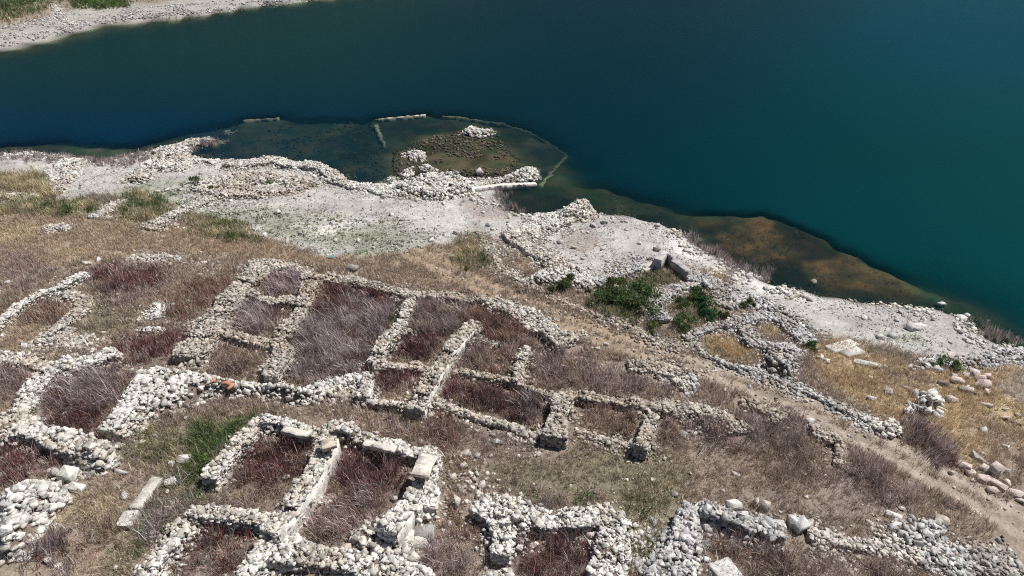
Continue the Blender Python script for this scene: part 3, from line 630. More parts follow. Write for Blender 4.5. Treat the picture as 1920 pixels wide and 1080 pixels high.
zones = [  # kind, outline, feather
 ('gravel', None, 0),
 ('sage', '330,395 430,385 560,395 700,400 740,450 640,470 560,455 430,420', 3), ('gravel', '560,400 760,385 870,390 900,430 760,430 640,440', 3), ('sage', '640,440 700,425 770,440 820,455 740,475 650,480', 2.5),
 ('white', '430,425 500,420 480,440', 1.5), ('white', '590,425 690,405 700,412 610,437', 1.5), ('white', '590,475 625,472 630,482 600,484', .8), ('mud', '860,375 960,380 1000,400 900,420', 2), ('sage', '230,345 330,345 330,385 200,365', 3),
 ('mud', '1040,440 1110,430 1140,450 1100,470 1050,465', 1.5), ('white', '1240,440 1290,440 1330,480 1375,510 1330,505 1260,470', 1.2), ('white', '1390,523 1500,545 1500,562 1420,545', 1.0), ('gravel', '1480,560 1900,650 1900,680 1700,650 1500,600', 2),
 ('sage', '1660,630 1720,632 1760,650 1690,645', 1.5), ('dirt', '1420,555 1500,590 1540,625 1490,600', 1.5),
 ('straw', '-50,340 60,340 110,365 60,372 -50,372', 1.5), ('olive', '-50,372 100,372 200,385 180,410 60,400 -50,400', 1.5), ('ochre', '-50,400 170,400 320,415 450,440 600,485 700,482 870,455 925,500 930,545 850,540 700,515 560,490 470,480 330,475 150,495 -50,520', 2), ('straw', '-50,420 60,425 60,450 -50,450', 1.5),
 ('straw', '95,468 170,468 160,490 90,485', 1.5), ('brown', '760,490 900,505 1000,562 1200,645 1330,695 1250,690 1100,650 980,590 900,550 780,535', 1.0), ('brown', '640,490 760,480 800,520 700,525', 1.5), ('ochre', '395,455 560,480 650,490 560,500 420,475', 1),
 ('gold', '1510,650 1560,640 1640,665 1720,690 1800,690 1950,690 1950,860 1810,865 1720,812 1640,785 1520,705', 1.5), ('brown', '1640,690 1720,690 1740,720 1660,720', 1.5), ('gravel', '1860,720 1950,700 1950,760 1890,750', 2), ('brown', '1830,790 1950,840 1950,900 1870,870', 2),
 ('olive', '1140,525 1220,500 1290,515 1230,545 1180,548', 1), ('ochre', '1325,510 1365,515 1375,550 1340,550', .8), ('ochre', '1340,565 1420,570 1410,595 1340,600', .8), ('ochre', '1410,600 1475,600 1480,640 1420,640', .6), ('gold', '1315,625 1400,625 1430,660 1380,680 1320,655', .6), ('ochre', '980,480 1010,480 1000,505 960,510', .6),
 ('brown', '1090,560 1330,610 1300,640 1180,605', 1), ('mauve', '0,470 70,480 110,510 60,540 0,560', 2),
 ('red', '20,580 70,562 135,563 135,585 100,600 40,605', .8), ('ochre', '-20,610 60,605 90,608 60,650 -20,655', 1), ('wine', '150,515 230,497 310,505 300,530 200,545', 1.2), ('mauve', '190,530 300,530 310,570 200,575', 1.5), ('olive', '150,570 280,575 270,620 150,630', 1.5), ('red', '320,540 440,510 430,555 300,600', 1.2), ('wine', '210,645 300,625 360,615 345,660 240,675', 1), ('brown', '70,645 200,650 200,670 70,665', 1),
 ('wine', '505,505 575,507 570,550 500,545', .6), ('wine', '445,560 540,568 525,620 440,620', .6), ('brown', '395,645 505,645 500,705 400,705', .8), ('wine', '590,540 700,535 745,550 720,570 600,590', 1), ('grey', '595,580 740,570 700,690 560,715 530,690', 1.2), ('olive', '720,575 762,570 735,620 705,660 690,640', .8), ('brown', '520,650 580,650 590,720 515,725', 1),
 ('mauve', '775,570 860,568 850,620 770,625', .8), ('wine', '730,625 825,635 800,672 730,668', .6), ('wine', '693,692 780,692 772,720 690,718', .5), ('brown', '685,725 768,722 760,745 690,745', .5), ('red', '890,575 970,600 990,640 970,695 900,690 860,680 880,620', 1), ('grey', '855,645 900,640 900,690 850,690', .8),
 ('wine', '825,710 1010,735 1025,800 900,770 830,745', 1), ('mauve', '990,640 1080,645 1090,700 1010,720', 1), ('mauve', '1090,695 1290,705 1280,750 1100,735', 1), ('brown', '1060,760 1195,762 1195,825 1080,805', .8), ('wine', '1110,760 1195,765 1190,810 1120,800', .8), ('mauve', '1240,770 1390,785 1380,835 1240,830', 1), ('brown', '1300,715 1390,740 1390,770 1310,760', .8), ('mauve', '1395,775 1500,780 1510,830 1400,825', 1),
 ('olive', '860,800 1100,830 1280,840 1260,900 1200,950 960,935 850,880', 3), ('mauve', '900,800 1080,830 1000,860 880,850', 2), ('brown', '1240,830 1560,830 1560,910 1300,910', 2), ('mauve', '1580,850 1660,880 1720,950 1620,940 1580,900', 2),
 ('brown', '560,755 830,770 850,830 700,810 600,785', 1.5), ('red', '780,770 860,800 850,870 820,820', 1.2), ('grey', '85,695 170,685 240,695 200,770 90,770', 1), ('red', '80,770 200,765 190,810 110,805', .8), ('mauve', '-20,690 60,690 50,740 -20,765', 1), ('brown', '250,745 480,740 490,770 400,780 260,800', 1.2), ('olive', '220,790 400,780 470,790 440,830 350,900 220,850', 1.5), ('green', '385,800 470,785 440,830 370,870', 1.2), ('brown', '200,870 340,870 300,900 200,900', 1.2),
 ('straw', '0,1030 60,1000 200,900 260,960 250,1075 0,1080', 2), ('brown', '60,1000 200,940 240,1000 200,1075 60,1075', 2), ('olive', '290,900 370,880 340,950 300,1010 240,1070 230,1000', 1.5), ('wine', '-20,810 110,815 100,880 0,915', 1),
 ('wine', '480,810 575,815 570,880 500,920 440,910 430,870', .8), ('brown', '420,910 540,900 520,940 420,935', .8), ('wine', '360,985 480,990 450,1060 330,1070', 1), ('wine', '625,845 760,845 755,900 700,950 600,930', 1), ('mauve', '590,920 700,940 690,1000 570,1015', 1), ('brown', '690,1000 900,860 940,930 900,1080 780,1080', 2), ('red', '830,950 930,990 930,1040 840,1020', 1.2), ('wine', '960,1000 1110,1005 1120,1080 960,1080', 1), ('olive', '1160,900 1270,890 1260,960 1220,1080 1160,1080', 1.5),
 ('brown', '1330,1000 1920,1050 1920,1090 1320,1090', 1.5), ('red', '1330,1005 1460,1010 1480,1060 1340,1050', 1.2), ('mauve', '1400,1050 1600,1040 1700,1090 1400,1090', 1.5),
]
cg = np.zeros((len(GP), 3)); cg[:] = (.265, .23, .195)
b = BEACH.ravel()[:, None]
nz = fbm(GP[:, 0]*.35, GP[:, 1]*.35, 4)[:, None]
cg = cg*(1-nz)+np.array((.31, .255, .19))*nz
nz2 = sm(.45, .62, fbm(GP[:, 0]*.22+50, GP[:, 1]*.22, 4))[:, None]; cg = cg*(1-nz2*.5)+np.array((.25, .205, .19))*nz2*.5
cg = cg*(1-b)+np.array(KC['gravel'])*b
w_zone = [WP+0]
for kind, s, fe in zones:
    if s is None: continue
    pl = zone(s); lo, up = pl.min(0)-fe*2-1, pl.max(0)+fe*2+1
    k = np.where((WP[:, 0] > lo[0]) & (WP[:, 0] < up[0]) & (WP[:, 1] > lo[1]) & (WP[:, 1] < up[1]))[0]
    q = sdf(WP[k], pl)+(fbm(GP[k, 0]*.8, GP[k, 1]*.8+9, 3)-.5)*fe*1.6
    a = (sm(-fe*.6, fe*.6, q)*.85)[:, None]
    cg[k] = cg[k]*(1-a)+np.array(KC[kind])*a
bb = BEACH.ravel(); cg = cg*(1-bb*(.26-.56*(fbm(GP[:, 0]*.28+7, GP[:, 1]*.5, 5)-.2)))[:, None]
cg = cg*(.5+.5*sm(.15, 1.1+.8*fbm(GP[:, 0]*.4, GP[:, 1]*.4, 2), d))[:, None]
# far shore: gravel by the water, then grass
far_d = df; a = sm(9, 16, far_d+(fbm(GP[:, 0]*.15, GP[:, 1]*.15, 3)-.5)*8)[:, None]
fcol = np.array(KC['gravel'])*(1-a)+a*(np.array(KC['straw'])*.6*nz+np.array(KC['olive'])*(1-nz)*1.0+.02)
cg = np.where((df > dn)[:, None], fcol, cg)
# wet / under water bed colours: algae and silt
dw = -ZG.ravel()
alg = fbm(GP[:, 0]*.45, GP[:, 1]*.45+3, 4)[:, None]; alg2 = fbm(GP[:, 0]*.2+9, GP[:, 1]*.2, 3)[:, None]
algf = fbm(GP[:, 0]*1.3+4, GP[:, 1]*1.3, 3)[:, None]; alg = np.clip((alg-.5)*2.0+.5+(algf-.5)*.8, 0, 1)
under = np.array((.105, .095, .055))*alg+np.array((.024, .058, .028))*(1-alg)
under = under*(1.35-.7*sm(.45, .6, alg2))
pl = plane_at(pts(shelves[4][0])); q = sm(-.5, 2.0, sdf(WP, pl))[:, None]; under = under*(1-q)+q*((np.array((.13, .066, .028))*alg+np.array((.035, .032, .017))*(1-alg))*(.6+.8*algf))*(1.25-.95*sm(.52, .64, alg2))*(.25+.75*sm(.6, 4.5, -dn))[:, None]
pl = plane_at(pts(shelves[2][0])); q = sm(-1, 1.0, sdf(WP, pl))[:, None]; under = under*(1-q)+q*(np.array((.085, .062, .042))*alg+np.array((.022, .032, .018))*(1-alg))*(1.4-.8*sm(.4, .6, alg2))
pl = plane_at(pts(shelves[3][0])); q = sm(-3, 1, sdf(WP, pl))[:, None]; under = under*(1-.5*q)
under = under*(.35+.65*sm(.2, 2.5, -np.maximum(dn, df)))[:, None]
sq = sm(.75, 1.6, dw)[:, None]; under = under*(1-sq)+np.array((.012, .050, .042))*sq
uw = sm(-.16, .02, dw)[:, None]*((np.maximum(dn, df) < .8)[:, None])
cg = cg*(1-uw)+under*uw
CG = cg.reshape(GXX.shape+(3,))

# ------------------------------------------------------------------ ground sheet
def axis(a, b, st, lo, hi, g=1.18):
    c = list(np.arange(a, b+1e-6, st)); x, s = a, st; left = []
    while x > lo: s *= g; x -= s; left.append(x)
    x, s = b, st; right = []
    while x < hi: s *= g; x += s; right.append(x)
    return np.array(left[::-1]+c+right)
ax = axis(-72, 66, .3, -3000, 3000); ay = axis(14, 96, .3, -2000, 5000, 1.06)
X, Y = np.meshgrid(ax, ay, indexing='ij'); x, y = X.ravel(), Y.ravel()
z = hz(x, y); c = samp(CG, x, y)
bq = np.clip(samp(BEACH, x, y)+(z < .05), 0, 1)[:, None]; c = c*bq+(c*.7+np.array((.17, .13, .10))*.3)*(1-bq)
z = z+.045*(fbm(x*1.7, y*1.7, 3)-.5)*sm(.0, .3, np.abs(z))
out = np.maximum(np.maximum(np.abs(x)-160, y-230), 0)     # unseen hills round the lake, added to darken its reflections
ang = np.arctan2(y-100, x); refl_hill = np.maximum(out-170, 0)*.34*(.7+.6*fbm(x*.003, y*.003, 2)); z = np.minimum(z+refl_hill, 240+.02*out); hq = sm(5, 30, refl_hill)[:, None]; c = c*(1-hq)+hq*np.array((.075, .08, .045))
tdn = samp(TDIST, x, y); z = z-.06*sm(2.4, 1.7, tdn)
i = (np.arange(len(ax)-1)[:, None]*len(ay)+np.arange(len(ay)-1)).ravel()
mb = MB(); mb.add(np.stack([x, y, z], 1), c, f4=np.stack([i, i+len(ay), i+len(ay)+1, i+1], 1))
ground = mb.build('ground', M_GROUND, smooth=True); ground['kind'] = 'structure'
# track
s, Q, Tn = resample(track_w, .3); Nn = np.stack([-Tn[:, 1], Tn[:, 0]], 1); K = 15; rows = []; cols = []
for k in range(K):
    t = k/(K-1)*2-1; half = 1.75+.7*(fbm(s*.5+(11 if t > 0 else 3), s*0+t, 3)-.5)
    p = Q+Nn*(t*half)[:, None]; rut = math.exp(-((abs(t)-.5)/.22)**2); e = abs(t) > .9
    rows.append(np.column_stack([p, hz(p[:, 0], p[:, 1])+(.0-.05*rut if not e else -.12)+.02*rng.random(len(s))]))
    far_ = sm(18, 30, s)[:, None]    # the far end is grassed over
    r_ = np.array((.33, .28, .23)); g_ = np.array((.285, .225, .165)); mid = np.array((.255, .21, .165))
    cc = mid*(1-rut)+(r_*far_+(1-far_)*g_)*rut; cc = cc*far_+(1-far_)*(g_*(1-.4*rut)+np.array((.3, .21, .13))*.4*rut)
    cols.append(cc*(1+.10*rng.normal(size=(len(s), 1))))
V = np.stack(rows, 1).reshape(-1, 3); i = (np.arange(len(s)-1)[:, None]*K+np.arange(K-1)).ravel()
mb = MB(); mb.add(V, np.stack(cols, 1).reshape(-1, 3), f4=np.stack([i, i+K, i+K+1, i+1], 1)[:, ::-1])
trk = fix(mb.build('dirt_track', M_TRACK, smooth=True)); trk['kind'] = 'structure'

# ------------------------------------------------------------------ water
ax2 = axis(-100, 75, .5, -3000, 3000); ay2 = axis(34, 150, .5, -1900, 4900, 1.08)
X, Y = np.meshgrid(ax2, ay2, indexing='ij'); x, y = X.ravel(), Y.ravel(); zb = hz(x, y); dep = np.maximum(-zb, 0)
i = (np.arange(len(ax2)-1)[:, None]*len(ay2)+np.arange(len(ay2)-1)).ravel(); f = np.stack([i, i+len(ay2), i+len(ay2)+1, i+1], 1)
f = f[(zb[f] < .25).any(1)]
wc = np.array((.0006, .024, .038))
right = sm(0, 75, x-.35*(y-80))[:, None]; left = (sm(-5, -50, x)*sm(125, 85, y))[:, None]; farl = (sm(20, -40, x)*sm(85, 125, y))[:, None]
fy = sm(70, 150, y)[:, None]; wcol = wc*(1-right)+(np.array((.0005, .050, .054))*(1-fy)+np.array((.0003, .052, .082))*fy)*right  # own teal, plus reflected-sky blue painted in towards the far right and left
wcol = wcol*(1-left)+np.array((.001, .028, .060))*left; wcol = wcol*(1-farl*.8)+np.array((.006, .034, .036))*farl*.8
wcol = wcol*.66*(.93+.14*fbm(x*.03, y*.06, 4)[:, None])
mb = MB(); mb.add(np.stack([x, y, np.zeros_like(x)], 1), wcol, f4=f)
m = bpy.data.materials.new('lake_water'); m.use_nodes = True; nt = m.node_tree; N = nt.nodes; Lk = nt.links; N.remove(N['Principled BSDF'])
a1 = N.new('ShaderNodeAttribute'); a1.attribute_name = 'Col'; a2 = N.new('ShaderNodeAttribute'); a2.attribute_name = 'murk'
tr = N.new('ShaderNodeBsdfTransparent'); tr.inputs[0].default_value = (.88, .93, .86, 1)
di = N.new('ShaderNodeBsdfDiffuse'); gl = N.new('ShaderNodeBsdfGlossy'); gl.inputs['Roughness'].default_value = .12
mx = N.new('ShaderNodeMixShader'); m2 = N.new('ShaderNodeMixShader'); fr = N.new('ShaderNodeFresnel'); fr.inputs[0].default_value = 1.22
geo = N.new('ShaderNodeNewGeometry'); mp = N.new('ShaderNodeMapping'); mp.inputs['Scale'].default_value = (1, 1.8, 1)
n1 = N.new('ShaderNodeTexNoise'); n1.inputs['Scale'].default_value = 1.6; n1.inputs['Detail'].default_value = 6
bp = N.new('ShaderNodeBump'); bp.inputs['Strength'].default_value = .7; bp.inputs['Distance'].default_value = .10
Lk.new(geo.outputs['Position'], mp.inputs[0]); Lk.new(mp.outputs[0], n1.inputs['Vector']); Lk.new(n1.outputs['Fac'], bp.inputs['Height'])
Lk.new(bp.outputs[0], gl.inputs['Normal']); Lk.new(bp.outputs[0], fr.inputs['Normal'])
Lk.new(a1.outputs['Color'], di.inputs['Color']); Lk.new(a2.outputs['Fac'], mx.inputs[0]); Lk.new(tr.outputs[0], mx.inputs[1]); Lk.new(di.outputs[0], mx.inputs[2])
mr = N.new('ShaderNodeMath'); mr.operation = 'MULTIPLY'; mr.inputs[1].default_value = .22; Lk.new(fr.outputs[0], mr.inputs[0]); Lk.new(mr.outputs[0], m2.inputs[0]); Lk.new(bp.outputs[0], di.inputs['Normal']); Lk.new(mx.outputs[0], m2.inputs[1]); Lk.new(gl.outputs[0], m2.inputs[2]); Lk.new(m2.outputs[0], N['Material Output'].inputs[0])
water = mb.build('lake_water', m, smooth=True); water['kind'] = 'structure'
am = water.data.attributes.new('murk', 'FLOAT', 'POINT'); am.data.foreach_set('value', (1-np.exp(-dep*1.0)).astype(np.float32))

# ------------------------------------------------------------------ vegetation
KIND = {  # palette, length, width, lean, blades per tuft
 'wine':  ([(.20, .08, .072), (.145, .06, .058), (.28, .155, .135), (.10, .052, .058), (.42, .35, .33)], (.35, 1.0), .024, .4, 6),
 'red':   ([(.25, .14, .105), (.18, .10, .085), (.34, .235, .18), (.44, .36, .31)], (.35, .95), .024, .4, 6),
 'grey':  ([(.58, .52, .50), (.44, .385, .38), (.31, .25, .25), (.20, .14, .145)], (.5, 1.25), .022, .5, 6),
 'mauve': ([(.42, .355, .335), (.28, .215, .205), (.17, .11, .105), (.50, .42, .36)], (.35, .95), .022, .5, 6),
 'brown': ([(.43, .345, .275), (.32, .245, .19), (.22, .165, .14), (.54, .465, .385)], (.25, .75), .022, .55, 6),
 'ochre': ([(.50, .38, .245), (.40, .30, .19), (.60, .50, .36), (.30, .23, .165)], (.2, .6), .022, .55, 6),
 'gold':  ([(.56, .42, .235), (.46, .34, .19), (.66, .54, .34), (.38, .28, .175)], (.25, .65), .022, .5, 6),
 'straw': ([(.64, .57, .38), (.52, .44, .29), (.42, .36, .23)], (.25, .6), .022, .5, 6),
 'green': ([(.08, .14, .045), (.12, .18, .065), (.055, .095, .035), (.22, .24, .12)], (.25, .7), .03, .5, 6),
 'olive': ([(.22, .22, .12), (.32, .28, .18), (.14, .155, .075), (.42, .36, .25)], (.2, .55), .022, .55, 6),
 'reed':  ([(.46, .41, .385), (.34, .29, .275), (.26, .205, .2)], (.5, 1.0), .02, .2, 6),
}
def blades(mb, P, kind, lscale=1., lean_dir=None, lean_amt=0., tint=None, zoff=0., nbx=0, spread=.07):
    pal, ln, wd, lean, nb = KIND[kind]; nb += nbx; lean = lean*(1.25 if nbx else 1)
    n = len(P)
    if not n: return
    P = np.repeat(P, nb, 0)+rng.normal(size=(n*nb, 2))*spread; N_ = n*nb
    dist = np.hypot(P[:, 1], ZC); wk = np.clip(dist/38, .9, 2.2)
    L = rng.uniform(*ln, N_)*lscale*np.repeat(rng.uniform(.7, 1.15, n)*(.45+1.1*fbm(P[::nb, 0]*.9, P[::nb, 1]*.9, 3)), nb)
    az = rng.random(N_)*6.283; la = np.abs(rng.normal(size=N_))*lean
    dx, dy = np.cos(az)*la, np.sin(az)*la
    if lean_dir is not None:
        ta = np.repeat(lean_dir, nb); dx = dx*.6+np.cos(ta)*lean_amt; dy = dy*.6+np.sin(ta)*lean_amt
    hz_ = 1/np.sqrt(1+dx*dx+dy*dy); dx, dy = dx*hz_, dy*hz_
    g = hz(P[:, 0], P[:, 1])-.03+zoff
    pa = rng.random(N_)*6.283; w = wd*wk*rng.uniform(.6, 1.3, N_); wx_, wy_ = np.cos(pa)*w/2, np.sin(pa)*w/2
    b0 = np.stack([P[:, 0]-wx_, P[:, 1]-wy_, g], 1); b1 = np.stack([P[:, 0]+wx_, P[:, 1]+wy_, g], 1)
    mx_ = P[:, 0]+dx*L*.45; my_ = P[:, 1]+dy*L*.45; mz = g+L*hz_*.62
    m0 = np.stack([mx_-wx_*.8, my_-wy_*.8, mz], 1); m1 = np.stack([mx_+wx_*.8, my_+wy_*.8, mz], 1)
    tp = np.stack([P[:, 0]+dx*L*1.15, P[:, 1]+dy*L*1.15, g+L*hz_*.98], 1)
    V = np.stack([b0, b1, m1, m0, tp], 1).reshape(-1, 3); i = np.arange(N_)*5
    pal = np.array(pal); tk = np.repeat(rng.integers(0, len(pal), n), nb); k = np.where(rng.random(N_) < .55, tk, rng.integers(0, len(pal), N_))
    c = pal[k]*(1+.12*rng.normal(size=(N_, 1)))*np.repeat(rng.lognormal(.06, .28, n)*(.6+.8*fbm(P[::nb, 0]*.6+60, P[::nb, 1]*.6, 3)), nb)[:, None]
    if tint is not None: c = c*.5+np.repeat(tint, nb, 0)*1.75*.5
    mb.add(V, np.repeat(c, 5, 0), f4=np.stack([i, i+1, i+2, i+3], 1), f3=np.stack([i+3, i+2, i+4], 1))
def specks(mb, P, col, hmax, n_each, sz=.05):
    n = len(P)*n_each
    if not n: return
    Q = np.repeat(P, n_each, 0)+rng.normal(size=(n, 2))*.14; z = hz(Q[:, 0], Q[:, 1])+rng.random(n)*hmax
    ctr = np.column_stack([Q, z]); d1 = rng.normal(size=(n, 3)); d2 = rng.normal(size=(n, 3))
    d1 *= sz/np.linalg.norm(d1, axis=1)[:, None]; d2 *= sz*.7/np.linalg.norm(d2, axis=1)[:, None]
    V = np.stack([ctr-d1, ctr+d2, ctr+d1], 1).reshape(-1, 3)
    c = np.asarray(col)[rng.integers(0, len(col), n)]*(1+.15*rng.normal(size=(n, 1)))
    mb.add(V, np.repeat(c, 3, 0), f3=np.arange(n*3).reshape(-1, 3))
def scatter(pl, dens, clump=.35, wallkeep=.18, fs=.8, fe=.45):
    lo, up = pl.min(0)-1, pl.max(0)+1; n = int((up-lo).prod()*dens); P = lo+rng.random((n, 2))*(up-lo)
    jp = P+np.stack([fbm(P[:, 0]*1.1, P[:, 1]*1.1, 2)-.5, fbm(P[:, 0]*1.1+7, P[:, 1]*1.1, 2)-.5], 1)*1.6
    ok = sdf(jp, pl)+rng.normal(size=len(P))*fe > 0; P = P[ok]
    ok = fbm(P[:, 0]*fs, P[:, 1]*fs, 3) > clump+.12*rng.normal(size=len(P))
    P = P[ok]; mk = samp(MASK, P[:, 0], P[:, 1]); P = P[rng.random(len(P)) > mk*(1-wallkeep)]
    return P[hz(P[:, 0], P[:, 1]) > -.3]

